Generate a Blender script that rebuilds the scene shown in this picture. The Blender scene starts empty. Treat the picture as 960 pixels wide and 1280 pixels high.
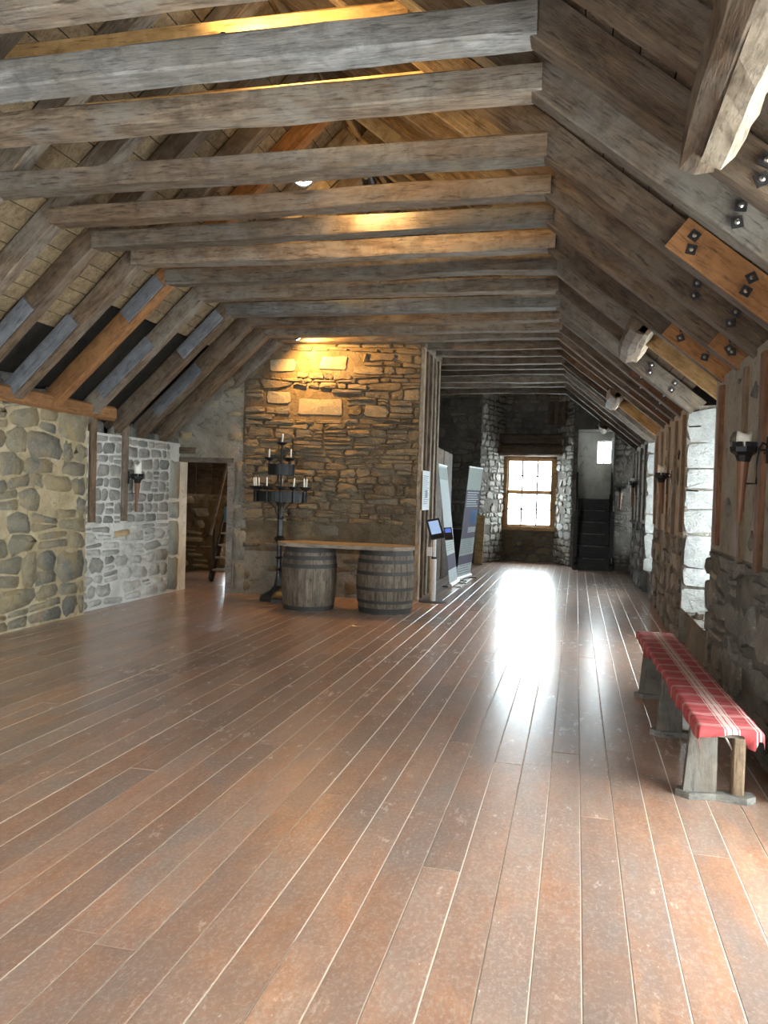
import bpy, math, random
from mathutils import Vector, Matrix, noise
R = random.Random(7)
C = bpy.context.scene.collection
sc = bpy.context.scene

# ------------------------------------------------------------------ camera, sky, exposure
def make_camera():
    f, yaw, pitch, roll = 1000.0, 0.235394586, 0.0239674328, 0.0292629197
    fw = Vector((-math.sin(yaw), math.cos(yaw), 0)); rt = Vector((math.cos(yaw), math.sin(yaw), 0)); up = Vector((0, 0, 1))
    fw, up = fw*math.cos(pitch)-up*math.sin(pitch), up*math.cos(pitch)+fw*math.sin(pitch)
    rt, up = rt*math.cos(roll)+up*math.sin(roll), up*math.cos(roll)-rt*math.sin(roll)
    cam = bpy.data.cameras.new('camera'); o = bpy.data.objects.new('camera', cam); C.objects.link(o)
    m = Matrix((rt, up, -fw)).transposed().to_4x4(); m.translation = (0, 0, 1.5)
    o.matrix_world = m
    cam.sensor_fit = 'VERTICAL'; cam.sensor_height = 36.0; cam.lens = f/1280*36.0
    cam.clip_start = .05
    sc.camera = o
make_camera()
W = bpy.data.worlds.new('overcast_sky'); sc.world = W; W.use_nodes = True
bg = W.node_tree.nodes['Background']
bg.inputs['Color'].default_value = (0.86, 0.94, 1.0, 1); bg.inputs['Strength'].default_value = 10.0
sc.view_settings.view_transform = 'Standard'; sc.view_settings.look = 'None'
sc.view_settings.gamma = 1; sc.view_settings.use_curve_mapping = False
sc.view_settings.exposure = 2.3
sc.cycles.max_bounces = 10; sc.cycles.diffuse_bounces = 7; sc.cycles.glossy_bounces = 4
sc.cycles.sample_clamp_indirect = 10
def portal(loc, sx, sy, direction):
    l = bpy.data.lights.new('sky_portal', 'AREA'); l.shape = 'RECTANGLE'; l.size = sx; l.size_y = sy
    l.cycles.is_portal = True
    o = bpy.data.objects.new('sky_portal', l); C.objects.link(o); o.location = loc
    o.rotation_euler = Vector(direction).to_track_quat('-Z', 'Y').to_euler()
def warm_lamp(loc, target, power, col=(1.0, .55, .16), spot=None, size=.04, parent=None):
    if spot:
        l = bpy.data.lights.new('lamp_glow', 'SPOT'); l.spot_size = math.radians(spot); l.spot_blend = .7; l.shadow_soft_size = size
    else:
        l = bpy.data.lights.new('lamp_glow', 'POINT'); l.shadow_soft_size = size
    l.energy = power; l.color = col
    o = bpy.data.objects.new('lamp_glow', l); C.objects.link(o); o.location = loc
    if target is not None:
        o.rotation_euler = (Vector(target)-Vector(loc)).to_track_quat('-Z', 'Y').to_euler()
    if parent: o.parent = parent; o.location = Vector(loc)-parent.location
    return o

# ------------------------------------------------------------------ helpers
def tag(o, label=None, cat=None, group=None, kind=None):
    if label: o['label'] = label
    if cat: o['category'] = cat
    if group: o['group'] = group
    if kind: o['kind'] = kind
    return o
def empty(name, loc=(0, 0, 0), rz=0, label=None, cat=None, group=None, kind=None):
    o = bpy.data.objects.new(name, None); C.objects.link(o); o.location = loc; o.rotation_euler = (0, 0, rz)
    o.empty_display_size = .1
    return tag(o, label, cat, group, kind)
def mk(name, v, f, mat, parent=None, loc=None, smooth=False, mats=None, fm=None):
    m = bpy.data.meshes.new(name); m.from_pydata([tuple(p) for p in v], [], f); m.update()
    if mats:
        for q in mats: m.materials.append(q)
        if fm: m.polygons.foreach_set('material_index', fm)
    else: m.materials.append(mat)
    if smooth: m.polygons.foreach_set('use_smooth', [True]*len(m.polygons))
    o = bpy.data.objects.new(name, m); C.objects.link(o)
    if parent: o.parent = parent
    if loc is not None: o.location = loc
    return o
class MB:
    def __init__(s): s.v = []; s.f = []; s.fm = []; s.cur = 0
    def add(s, v, f):
        b = len(s.v); s.v += [Vector(p) for p in v]; s.f += [tuple(i+b for i in q) for q in f]; s.fm += [s.cur]*len(f)
    def box(s, a, b):
        (x0, y0, z0), (x1, y1, z1) = a, b
        v = [(x0,y0,z0),(x1,y0,z0),(x1,y1,z0),(x0,y1,z0),(x0,y0,z1),(x1,y0,z1),(x1,y1,z1),(x0,y1,z1)]
        s.add(v, [(0,3,2,1),(4,5,6,7),(0,1,5,4),(1,2,6,5),(2,3,7,6),(3,0,4,7)])
    def prism(s, poly, z0, z1):
        n = len(poly); v = [(x,y,z0) for x,y in poly]+[(x,y,z1) for x,y in poly]
        s.add(v, [tuple(range(n-1,-1,-1)), tuple(range(n,2*n))]+[(i,(i+1)%n,n+(i+1)%n,n+i) for i in range(n)])
    def lathe(s, prof, n=16, c=(0,0,0), cap=True):
        v = []; f = []; k = len(prof)
        for r, z in prof:
            for i in range(n):
                a = 2*math.pi*i/n; v.append((c[0]+r*math.cos(a), c[1]+r*math.sin(a), c[2]+z))
        for j in range(k-1):
            for i in range(n):
                i2 = (i+1)%n; f.append((j*n+i, j*n+i2, (j+1)*n+i2, (j+1)*n+i))
        if cap:
            f.append(tuple(range(n-1,-1,-1))); f.append(tuple((k-1)*n+i for i in range(n)))
        s.add(v, f)
    def tube(s, pts, r, n=8):
        pts = [Vector(p) for p in pts]; v = []; f = []; m = len(pts)
        rr = r if isinstance(r, (list, tuple)) else [r]*m
        for i, p in enumerate(pts):
            d = (pts[min(i+1,m-1)]-pts[max(i-1,0)]).normalized()
            u = d.cross(Vector((0,0,1)) if abs(d.z) < .9 else Vector((1,0,0))).normalized(); w = d.cross(u)
            for k in range(n):
                a = 2*math.pi*k/n; v.append(p+(u*math.cos(a)+w*math.sin(a))*rr[i])
        for j in range(m-1):
            for k in range(n):
                k2 = (k+1)%n; f.append((j*n+k, j*n+k2, (j+1)*n+k2, (j+1)*n+k))
        f.append(tuple(range(n-1,-1,-1))); f.append(tuple((m-1)*n+k for k in range(n)))
        s.add(v, f)
    def build(s, name, mat, parent=None, loc=None, smooth=False, mats=None):
        return mk(name, s.v, s.f, mat, parent, loc, smooth, mats, s.fm if mats else None)
def boxo(name, a, b, mat, parent=None, loc=None):
    m = MB(); m.box(a, b); return m.build(name, mat, parent, loc)

# ------------------------------------------------------------------ materials
def newmat(name):
    m = bpy.data.materials.new(name); m.use_nodes = True
    nt = m.node_tree; return m, nt, nt.nodes['Principled BSDF']
def N(nt, t, **kw):
    n = nt.nodes.new(t)
    for k, v in kw.items(): setattr(n, k, v)
    return n
def noise_n(nt, vec, scale, detail=4, rough=.6, dist=0.0):
    n = N(nt, 'ShaderNodeTexNoise'); n.inputs['Scale'].default_value = scale; n.inputs['Detail'].default_value = detail
    n.inputs['Roughness'].default_value = rough; n.inputs['Distortion'].default_value = dist
    nt.links.new(vec, n.inputs['Vector']); return n.outputs['Fac']
def ramp(nt, fac, stops, interp='LINEAR'):
    r = N(nt, 'ShaderNodeValToRGB'); r.color_ramp.interpolation = interp
    e = r.color_ramp.elements
    while len(e) < len(stops): e.new(.5)
    for i, (p, c) in enumerate(stops):
        e[i].position = p; e[i].color = (*c, 1) if len(c) == 3 else c
    nt.links.new(fac, r.inputs['Fac']); return r.outputs['Color']
def g(v): return (v, v, v)
def mixc(nt, fac, a, b, mode='MIX'):
    n = N(nt, 'ShaderNodeMix', data_type='RGBA', blend_type=mode)
    for s, x in ((n.inputs['Factor'], fac), (n.inputs['A'], a), (n.inputs['B'], b)):
        if isinstance(x, (int, float)): s.default_value = x
        elif isinstance(x, tuple): s.default_value = (*x, 1)
        else: nt.links.new(x, s)
    return n.outputs['Result']
def mathn(nt, op, a, b=None):
    n = N(nt, 'ShaderNodeMath', operation=op)
    for i, x in enumerate((a, b)):
        if x is None: continue
        if isinstance(x, (int, float)): n.inputs[i].default_value = x
        else: nt.links.new(x, n.inputs[i])
    return n.outputs[0]
def bump(nt, bs, h, strength=.5, dist=.01):
    b = N(nt, 'ShaderNodeBump'); b.inputs['Strength'].default_value = strength; b.inputs['Distance'].default_value = dist
    nt.links.new(h, b.inputs['Height']); nt.links.new(b.outputs['Normal'], bs.inputs['Normal'])
def rnd_node(nt):
    oi = N(nt, 'ShaderNodeObjectInfo'); ge = N(nt, 'ShaderNodeNewGeometry')
    return mathn(nt, 'FRACT', mathn(nt, 'ADD', oi.outputs['Random'], ge.outputs['Random Per Island'])), oi.outputs['Random']
def obj_vec(nt, scale=(1,1,1), offset=True):
    tc = N(nt, 'ShaderNodeTexCoord'); mp = N(nt, 'ShaderNodeMapping'); mp.inputs['Scale'].default_value = scale
    nt.links.new(tc.outputs['Object'], mp.inputs['Vector'])
    if not offset: return mp.outputs['Vector']
    oi = N(nt, 'ShaderNodeObjectInfo'); ad = N(nt, 'ShaderNodeVectorMath', operation='ADD')
    sc_ = mathn(nt, 'MULTIPLY', oi.outputs['Random'], 57.0)
    nt.links.new(mp.outputs['Vector'], ad.inputs[0]); nt.links.new(sc_, ad.inputs[1]); return ad.outputs[0]

def wood(name, dark, mid, light, rough=.75, grain=1.0, grey=None, bumps=.6, var=.5):
    m, nt, bs = newmat(name)
    v = obj_vec(nt, (2.2, 12, 12)); v2 = obj_vec(nt, (1.3, 3.0, 3.0)); v3 = obj_vec(nt, (5.0, 46, 46)); v4 = obj_vec(nt)
    a = noise_n(nt, v, 1.6*grain, 6, .65, .6); b = noise_n(nt, v2, 1.5, 3, .6, .4); c = noise_n(nt, v3, 1.2, 3, .7)
    col = ramp(nt, a, [(.28, dark), (.5, mid), (.72, light)])
    if grey: col = mixc(nt, ramp(nt, b, [(.42, g(0)), (.6, g(1))]), col, grey)
    d_ = noise_n(nt, v4, 7, 5, .7, .5)
    col = mixc(nt, ramp(nt, d_, [(.3, g(.6)), (.55, g(0))]), col, tuple(x*.6 for x in dark))
    col = mixc(nt, ramp(nt, c, [(.3, g(.8)), (.45, g(0))]), col, tuple(x*.35 for x in dark))
    _, rn = rnd_node(nt)
    br = N(nt, 'ShaderNodeMapRange'); nt.links.new(rn, br.inputs[0]); br.inputs[3].default_value = 1-var*.6; br.inputs[4].default_value = 1+var*.5
    col = mixc(nt, 1.0, col, br.outputs[0], 'MULTIPLY')
    nt.links.new(col, bs.inputs['Base Color']); bs.inputs['Roughness'].default_value = rough
    bs.inputs['Specular IOR Level'].default_value = .3
    h = mathn(nt, 'ADD', a, mathn(nt, 'MULTIPLY', c, .7)); bump(nt, bs, h, bumps, .012)
    return m
OLD = wood('weathered_oak', (.06,.041,.027), (.145,.104,.07), (.235,.178,.124), grey=(.165,.142,.115))
OLDB = wood('brown_oak', (.042,.026,.015), (.105,.067,.04), (.175,.12,.073), grey=(.13,.10,.073))
GREYW = wood('silver_grey_oak', (.08,.075,.068), (.19,.18,.17), (.29,.28,.26), grey=(.16,.145,.125))
NEWW = wood('new_orange_pine', (.16,.072,.026), (.25,.115,.042), (.32,.16,.064), bumps=.2, grain=.6, var=.35)
PALEW = wood('pale_sarking', (.13,.085,.045), (.20,.14,.078), (.27,.20,.118), bumps=.3, var=.45)
WARMW = wood('warm_pine', (.32,.18,.07), (.48,.30,.13), (.58,.38,.18), bumps=.25, var=.2)
DARKW = wood('black_stained_wood', (.01,.009,.008), (.022,.019,.017), (.045,.04,.036), rough=.5, bumps=.3, var=.3)
STUDW = wood('pale_stud_pine', (.18,.13,.085), (.33,.26,.185), (.46,.38,.29), bumps=.3, var=.5)
SLATEP = wood('grey_painted_splice', (.10,.105,.115), (.15,.155,.165), (.2,.205,.215), rough=.55, bumps=.15, var=.25)
BENCHW = wood('bench_wood', (.07,.055,.04), (.15,.12,.09), (.21,.175,.135), bumps=.4, grey=(.12,.108,.092))
REDW = wood('red_brown_splice', (.07,.035,.018), (.15,.07,.036), (.21,.105,.055), bumps=.3)
POSTW = wood('wall_post_wood', (.08,.05,.028), (.17,.11,.064), (.25,.17,.105), bumps=.4, var=.4)
TABLEW = wood('table_board_wood', (.18,.145,.11), (.27,.225,.175), (.34,.29,.235), bumps=.2, var=.1)
WINW = wood('window_oak', (.30,.17,.07), (.42,.26,.12), (.5,.33,.17), bumps=.15, var=.1)

def stonem(name, cols, bumpv=.9, warm=None, fine=30, stain=None, cool=None):
    m, nt, bs = newmat(name); rv, _ = rnd_node(nt)
    n = len(cols); col = ramp(nt, rv, [(i/max(1, n-1)*.98, c) for i, c in enumerate(cols)])
    v = obj_vec(nt); a = noise_n(nt, v, 9, 6, .7, .5); b = noise_n(nt, v, fine, 5, .7); c = noise_n(nt, v, 3, 3, .6)
    col = mixc(nt, ramp(nt, a, [(.3, g(.55)), (.65, g(0))]), col, tuple(x*.45 for x in cols[0]))
    col = mixc(nt, ramp(nt, c, [(.5, g(0)), (.75, g(.6))]), col, warm or cols[-1])
    col = mixc(nt, ramp(nt, b, [(.55, g(0)), (.75, g(.35))]), col, (.6,.58,.52))
    if stain:
        gp = N(nt, 'ShaderNodeNewGeometry'); s1 = noise_n(nt, gp.outputs['Position'], 2.4, 6, .65, .4); s2 = noise_n(nt, gp.outputs['Position'], 1.7, 5, .65, .3)
        col = mixc(nt, ramp(nt, s1, [(.44, g(0)), (.6, g(.75))]), col, stain)
        col = mixc(nt, ramp(nt, s2, [(.5, g(0)), (.64, g(.7))]), col, cool or stain)
    nt.links.new(col, bs.inputs['Base Color']); bs.inputs['Roughness'].default_value = .88
    bs.inputs['Specular IOR Level'].default_value = .25
    bump(nt, bs, mathn(nt, 'ADD', a, mathn(nt, 'MULTIPLY', b, .5)), bumpv, .03); return m
def mortarm(name, a_, b_, c_, bumpv=.8):
    m, nt, bs = newmat(name); v = obj_vec(nt, offset=False)
    a = noise_n(nt, v, 2.3, 6, .65, .6); b = noise_n(nt, v, 26, 5, .7); c = noise_n(nt, v, 9, 4, .7, .8)
    col = ramp(nt, a, [(.32, a_), (.5, b_), (.68, c_)])
    col = mixc(nt, ramp(nt, c, [(.28, g(.75)), (.42, g(0))]), col, tuple(x*.4 for x in a_))
    nt.links.new(col, bs.inputs['Base Color']); bs.inputs['Roughness'].default_value = .95
    bs.inputs['Specular IOR Level'].default_value = .15
    bump(nt, bs, mathn(nt, 'ADD', mathn(nt, 'MULTIPLY', c, 1.4), mathn(nt, 'MULTIPLY', b, .5)), bumpv, .03); return m
ST_L = stonem('stone_left', [(.17,.165,.145), (.28,.255,.195), (.35,.31,.22), (.20,.205,.185), (.40,.33,.21)], warm=(.36,.27,.16), stain=(.37,.275,.145), cool=(.23,.215,.16), bumpv=1.6)
MO_L = mortarm('mortar_buff', (.24,.20,.13), (.37,.29,.175), (.47,.41,.30))
ST_W = stonem('stone_grey', [(.20,.20,.185), (.29,.285,.255), (.36,.345,.305), (.31,.305,.29), (.42,.39,.34)], warm=(.45,.43,.40))
MO_W = mortarm('lime_white', (.40,.385,.345), (.52,.51,.47), (.62,.61,.58), .5)
ST_B = stonem('stone_slaty', [(.085,.065,.042), (.14,.105,.066), (.20,.155,.098), (.115,.095,.073), (.27,.215,.14)], warm=(.22,.15,.075), stain=(.20,.148,.09), cool=(.16,.14,.11), bumpv=1.0)
MO_B = mortarm('mortar_brown', (.085,.06,.035), (.13,.097,.06), (.19,.153,.105))
PL_B = mortarm('plaster_rough', (.15,.135,.108), (.22,.20,.163), (.29,.268,.228), .9)
ST_R = stonem('stone_dark', [(.095,.09,.08), (.145,.135,.118), (.205,.19,.165), (.135,.13,.122), (.26,.235,.20)])
ST_WL = stonem('stone_limewashed', [(.36,.355,.32), (.50,.485,.44), (.58,.565,.52), (.42,.42,.39)], warm=(.6,.58,.54))
MO_R = mortarm('plaster_grey', (.20,.18,.15), (.275,.25,.21), (.33,.305,.265))
MO_RL = mortarm('mortar_dark', (.085,.078,.066), (.13,.12,.105), (.18,.167,.148))
ST_J = stonem('stone_pale_jamb', [(.36,.37,.355), (.44,.45,.435), (.50,.51,.50), (.40,.415,.41)], warm=(.46,.46,.44), bumpv=.9, fine=45)
ST_T = stonem('stone_jamb_teal', [(.23,.255,.235), (.27,.29,.265), (.30,.30,.27)], warm=(.30,.32,.29), bumpv=.5)
ST_BIG = stonem('stone_pale_block', [(.26,.215,.145), (.30,.25,.175)], warm=(.28,.22,.13), bumpv=.4)
ST_O = stonem('stone_orange', [(.42,.28,.15), (.46,.32,.18)], bumpv=.4)
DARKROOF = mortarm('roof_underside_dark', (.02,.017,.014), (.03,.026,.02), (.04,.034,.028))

def plain(name, col, rough=.5, metal=0.0, bumps=0, spec=.5):
    m, nt, bs = newmat(name)
    v = obj_vec(nt); a = noise_n(nt, v, 14, 4, .6)
    c = mixc(nt, a, tuple(x*.8 for x in col), tuple(min(1, x*1.15) for x in col))
    nt.links.new(c, bs.inputs['Base Color']); bs.inputs['Roughness'].default_value = rough; bs.inputs['Metallic'].default_value = metal
    bs.inputs['Specular IOR Level'].default_value = spec
    if bumps: bump(nt, bs, a, bumps, .01)
    return m
IRON = plain('black_iron', (.022,.022,.023), .5, .6, .3)
IRONG = plain('dark_grey_iron', (.05,.05,.05), .45, .7, .3)
STEEL = plain('bolt_steel', (.5,.48,.45), .3, 1.0)
PLATE = plain('dark_plate_steel', (.06,.055,.055), .45, .8)
WAX = plain('candle_wax', (.78,.76,.68), .5)
WHITEP = plain('white_paint', (.78,.80,.82), .35)
PAPER = plain('white_paper', (.62,.68,.72), .7)
INK = plain('grey_print', (.22,.25,.28), .7)
BLACKP = plain('black_plastic', (.012,.012,.014), .35)
SAGE = plain('banner_grey_green', (.34,.39,.37), .8, spec=.2)
BANW = plain('banner_white', (.50,.56,.57), .8, spec=.2)
BANP = plain('banner_purple_grey', (.12,.115,.15), .8, spec=.2)
BANB = plain('banner_blue', (.15,.28,.52), .8, spec=.2)
TEAL = plain('teal_board', (.05,.14,.14), .6)
RUST = plain('torch_wood', (.17,.075,.035), .55, 0, .2)
HOOP = plain('barrel_hoop', (.05,.047,.045), .6, .4, .4)
YELB = wood('osb_yellow_board', (.40,.29,.12), (.52,.40,.2), (.6,.48,.27), bumps=.2, var=.1)
def emit(name, col, s):
    m, nt, bs = newmat(name); bs.inputs['Base Color'].default_value = (*col, 1)
    bs.inputs['Emission Color'].default_value = (*col, 1); bs.inputs['Emission Strength'].default_value = s; return m
SCREEN = emit('lit_screen', (.30,.45,.75), .1); SCREENB = emit('lit_screen_blue', (.08,.16,.6), .15)
LAMP = emit('lamp_lens', (1,.85,.6), 30.0)
def glassm():
    m, nt, bs = newmat('window_glass'); o = nt.nodes['Material Output']
    t = N(nt, 'ShaderNodeBsdfTransparent'); gl = N(nt, 'ShaderNodeBsdfGlossy'); gl.inputs['Roughness'].default_value = .02
    mx = N(nt, 'ShaderNodeMixShader'); mx.inputs[0].default_value = .05
    t.inputs['Color'].default_value = (.95,.97,.96,1)
    nt.links.new(t.outputs[0], mx.inputs[1]); nt.links.new(gl.outputs[0], mx.inputs[2]); nt.links.new(mx.outputs[0], o.inputs['Surface']); return m
GLASS = glassm()
def floorm():
    m, nt, bs = newmat('worn_red_brown_boards')
    v = obj_vec(nt, (1.5, .6, 1)); vw = obj_vec(nt, (1,.6,1), offset=False); vg = obj_vec(nt, (14, .7, 1)); vf = obj_vec(nt, (1.2, .8, 1))
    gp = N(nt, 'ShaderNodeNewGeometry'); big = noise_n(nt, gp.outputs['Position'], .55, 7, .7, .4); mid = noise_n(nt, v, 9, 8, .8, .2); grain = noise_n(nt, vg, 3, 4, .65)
    fine = noise_n(nt, vf, 55, 5, .75); spk = noise_n(nt, vf, 30, 3, .6)
    patch = noise_n(nt, v, 2.2, 7, .75, .3)
    col = ramp(nt, mid, [(.28, (.26,.118,.066)), (.45, (.37,.175,.098)), (.6, (.46,.228,.13)), (.75, (.56,.33,.20))])
    col = mixc(nt, ramp(nt, patch, [(.36, g(0)), (.66, g(.85))]), col, (.28,.22,.19))
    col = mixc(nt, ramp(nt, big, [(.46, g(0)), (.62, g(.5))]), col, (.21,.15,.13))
    col = mixc(nt, ramp(nt, fine, [(.48, g(0)), (.68, g(.55))]), col, (.50,.39,.32))
    col = mixc(nt, ramp(nt, grain, [(.30, g(.12)), (.5, g(0))]), col, (.13,.08,.055))
    col = mixc(nt, ramp(nt, spk, [(.72, g(0)), (.75, g(.8))]), col, (.66,.60,.54))
    _, rn = rnd_node(nt)
    br = N(nt, 'ShaderNodeMapRange'); nt.links.new(rn, br.inputs[0]); br.inputs[3].default_value = .84; br.inputs[4].default_value = 1.14
    col = mixc(nt, 1.0, col, br.outputs[0], 'MULTIPLY')
    nt.links.new(col, bs.inputs['Base Color'])
    r = ramp(nt, mathn(nt, 'ADD', mathn(nt, 'MULTIPLY', mid, .6), mathn(nt, 'MULTIPLY', big, .4)), [(.35, g(.19)), (.65, g(.30))])
    nt.links.new(r, bs.inputs['Roughness']); bs.inputs['Specular IOR Level'].default_value = .75; bs.inputs['Coat Weight'].default_value = .5; bs.inputs['Coat Roughness'].default_value = .3
    bump(nt, bs, mathn(nt, 'ADD', mathn(nt, 'MULTIPLY', mid, .8), mathn(nt, 'MULTIPLY', fine, .15)), .07, .01); return m
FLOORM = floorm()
CAULK = plain('pale_joint_filler', (.66,.58,.48), .6)
def tartanm():
    m, nt, bs = newmat('red_tartan_cloth')
    tc = N(nt, 'ShaderNodeTexCoord'); sx = N(nt, 'ShaderNodeSeparateXYZ'); nt.links.new(tc.outputs['Object'], sx.inputs[0])
    def stripes(o, period, bands):
        f = mathn(nt, 'FRACT', mathn(nt, 'DIVIDE', mathn(nt, 'ADD', o, 20.0), period))
        st = []
        for a, b in bands: st += [(a, g(1)), (b, g(0))]
        return ramp(nt, f, [(0, g(0))]+st, 'CONSTANT')
    lx = stripes(sx.outputs[0], .30, [(.03,.05), (.08,.10), (.56,.58), (.60,.67), (.69,.76), (.78,.80)])
    ly = stripes(sx.outputs[1], .20, [(.06,.10), (.14,.20), (.24,.28)])
    dk = stripes(sx.outputs[1], .17, [(.3,.46), (.7,.86)])
    col = mixc(nt, mathn(nt, 'MULTIPLY', dk, .6), (.36,.045,.045), (.20,.02,.024))
    col = mixc(nt, mathn(nt, 'MULTIPLY', ly, .4), col, (.6,.5,.44))
    col = mixc(nt, mathn(nt, 'MULTIPLY', lx, .6), col, (.6,.52,.46))
    nt.links.new(col, bs.inputs['Base Color']); bs.inputs['Roughness'].default_value = .9
    w = N(nt, 'ShaderNodeTexNoise'); w.inputs['Scale'].default_value = 9; nt.links.new(tc.outputs['Object'], w.inputs['Vector'])
    bump(nt, bs, w.outputs['Fac'], .3, .01); return m
TARTAN = tartanm()

# ------------------------------------------------------------------ timber and stone builders
def timber(name, p0, p1, w, h, mat, parent=None, up=(0,0,1), rough=.012, seg=None, cham=.16, origin=(0,0,0)):
    """hewn timber from p0 to p1; w across, h along 'up'. local X runs along its length."""
    p0, p1 = Vector(p0), Vector(p1); d = p1-p0; L = d.length; x = d/L
    z = Vector(up); z = (z-x*z.dot(x)).normalized(); y = z.cross(x)
    seg = seg or max(2, int(L/.35)); c = cham*min(w, h)
    sect = [(-w/2+c,-h/2),(w/2-c,-h/2),(w/2,-h/2+c),(w/2,h/2-c),(w/2-c,h/2),(-w/2+c,h/2),(-w/2,h/2-c),(-w/2,-h/2+c)]
    s = R.uniform(0, 900); v = []; f = []
    for i in range(seg+1):
        t = i/seg*L
        bow = Vector((0, noise.noise((t*.5, s, 0))*rough*2, noise.noise((t*.5, s, 9))*rough*2))
        for k, (a, b) in enumerate(sect):
            nz = noise.noise_vector((t*1.7+s, k*1.9, s*.3))*rough
            v.append(Vector((t, a, b))+bow+Vector((0, nz.y, nz.z)))
    for i in range(seg):
        for k in range(8):
            k2 = (k+1)%8; f.append((i*8+k, i*8+k2, (i+1)*8+k2, (i+1)*8+k))
    f.append(tuple(range(7,-1,-1))); f.append(tuple(seg*8+k for k in range(8)))
    o = mk(name, v, f, mat, parent)
    m = Matrix((x, y, z)).transposed().to_4x4(); m.translation = p0-Vector(origin)
    o.matrix_basis = m
    return o

class Face:
    """a wall face: origin, u axis, v axis (up), n axis towards the room"""
    def __init__(s, O, U, Nn): s.O = Vector(O); s.U = Vector(U).normalized(); s.V = Vector((0,0,1)); s.N = Vector(Nn).normalized()
    def p(s, u, v, d=0): return s.O+s.U*u+s.V*v+s.N*d
def layout(u0, u1, v0, v1, hr, wr, wav=.03, seed=1, split=.15):
    r = random.Random(seed); lines = [v0]
    while lines[-1] < v1-hr[0]*.6: lines.append(lines[-1]+r.uniform(*hr))
    lines[-1] = v1
    ph = [(r.uniform(0, 6), r.uniform(1.5, 3.5), r.uniform(0, 6), r.uniform(4, 8)) for _ in lines]
    def bl(k, u):
        if k == 0 or k == len(lines)-1: return lines[k]
        a, b, c, d = ph[k]; return lines[k]+wav*(math.sin(a+b*u)+.5*math.sin(c+d*u))
    quads = []
    for k in range(len(lines)-1):
        u = u0-r.uniform(0, wr[0]); h = lines[k+1]-lines[k]
        while u < u1:
            w = r.uniform(*wr)*(r.uniform(.5, 1) if r.random() < .3 else 1)
            a, b = max(u, u0), min(u+w, u1)
            if u+w > u1-wr[0]*.4: b = u1
            if b-a > .03:
                t0, t1 = r.uniform(-.1, .1)*h, r.uniform(-.1, .1)*h
                if a <= u0: t0 = 0
                if b >= u1: t1 = 0
                q = [(a-t0, bl(k, a)), (b-t1, bl(k, b)), (b+t1, bl(k+1, b)), (a+t0, bl(k+1, a))]
                if r.random() < split and h > .1:
                    m = r.uniform(.4, .6)
                    L_ = (q[0][0]*(1-m)+q[3][0]*m, q[0][1]*(1-m)+q[3][1]*m); R_ = (q[1][0]*(1-m)+q[2][0]*m, q[1][1]*(1-m)+q[2][1]*m)
                    quads += [[q[0], q[1], R_, L_], [L_, R_, q[2], q[3]]]
                else: quads.append(q)
            if b >= u1: break
            u += w
    return quads
def stone_geo(q, joint, proud, r, flat=.84, jit=.12, rnd_=.28):
    cx = sum(p[0] for p in q)/4; cy = sum(p[1] for p in q)/4
    w = abs(q[1][0]-q[0][0]); h = abs(q[3][1]-q[0][1]); mn = max(.02, min(w, h))
    q2 = []
    for x, y in q:
        dx, dy = x-cx, y-cy
        q2.append((cx+dx*max(.3, 1-joint/max(w, .01)), cy+dy*max(.3, 1-joint/max(h, .01))))
    out = []
    for i in range(4):
        p = Vector(q2[i]); a = Vector(q2[i-1]); b = Vector(q2[(i+1)%4])
        rr = mn*rnd_*r.uniform(.5, 1.3)
        out.append(p+(a-p).normalized()*min(rr, (a-p).length*.4)); out.append(p+(b-p).normalized()*min(rr, (b-p).length*.4))
        out.append((p+b)/2)
    c = Vector((cx, cy)); pts = [p+Vector((r.uniform(-1, 1), r.uniform(-1, 1)))*mn*jit*.5 for p in out]
    v = []; n = 12
    for p in pts: v.append((p.x, p.y, -.025))
    pr = proud*r.uniform(.5, 1.3); ti, tj = r.uniform(-.4, .4)*pr, r.uniform(-.4, .4)*pr
    for p in pts:
        o = c+(p-c)*flat
        v.append((o.x, o.y, pr*.85+r.uniform(-.2, .2)*pr+ti*(p.x-cx)/max(w,.05)+tj*(p.y-cy)/max(h,.05)))
    v.append((cx+r.uniform(-.15,.15)*w, cy+r.uniform(-.15,.15)*h, pr*r.uniform(.9, 1.25)))
    f = [(i, (i+1)%n, n+(i+1)%n, n+i) for i in range(n)]+[(n+i, n+(i+1)%n, 2*n) for i in range(n)]
    return v, f, (cx, cy)
def lay_stones(face, quads, wall, mat, joint=.02, proud=.025, skip=None, limit=300, seed=3, smooth=True, flat=.84, density=1.0, mats=None, jit=.12, rnd_=.28):
    r = random.Random(seed); cell = []
    for q in quads:
        cx = sum(p[0] for p in q)/4; cy = sum(p[1] for p in q)/4
        if skip and skip(q): continue
        if r.random() > density: continue
        w = abs(q[1][0]-q[0][0]); h = abs(q[3][1]-q[0][1])
        P = face.p(cx, cy); cell.append((w*h/max(1, P.y)**2, q))
    cell.sort(key=lambda c: -c[0])
    rest = MB(); n0 = wall.get('stones', 0)
    for i, (_, q) in enumerate(cell):
        v, f, c = stone_geo(q, joint, proud, r, flat, jit, rnd_)
        mt = mat if not mats else r.choice(mats)
        if n0+i < limit:
            o = face.p(c[0], c[1]); vv = [face.p(*p)-o for p in v]
            mk('stone', vv, f, mt, wall, o, smooth)
        else: rest.add([face.p(*p) for p in v], f)
    wall['stones'] = n0+min(len(cell), max(0, limit-n0))
    if rest.v: tag(rest.build('rubble', mat, wall, smooth=smooth), kind='stuff')

XR, XL = 1.1, -5.5           # hall side walls
SR, SL = .80, .95            # roof pitch right, left
def zr(x): return 3.55-SR*(x+.27)
def zl(x): return 3.55+SL*(x+4.1)
RIDGE = (-2.35, 5.21)

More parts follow.
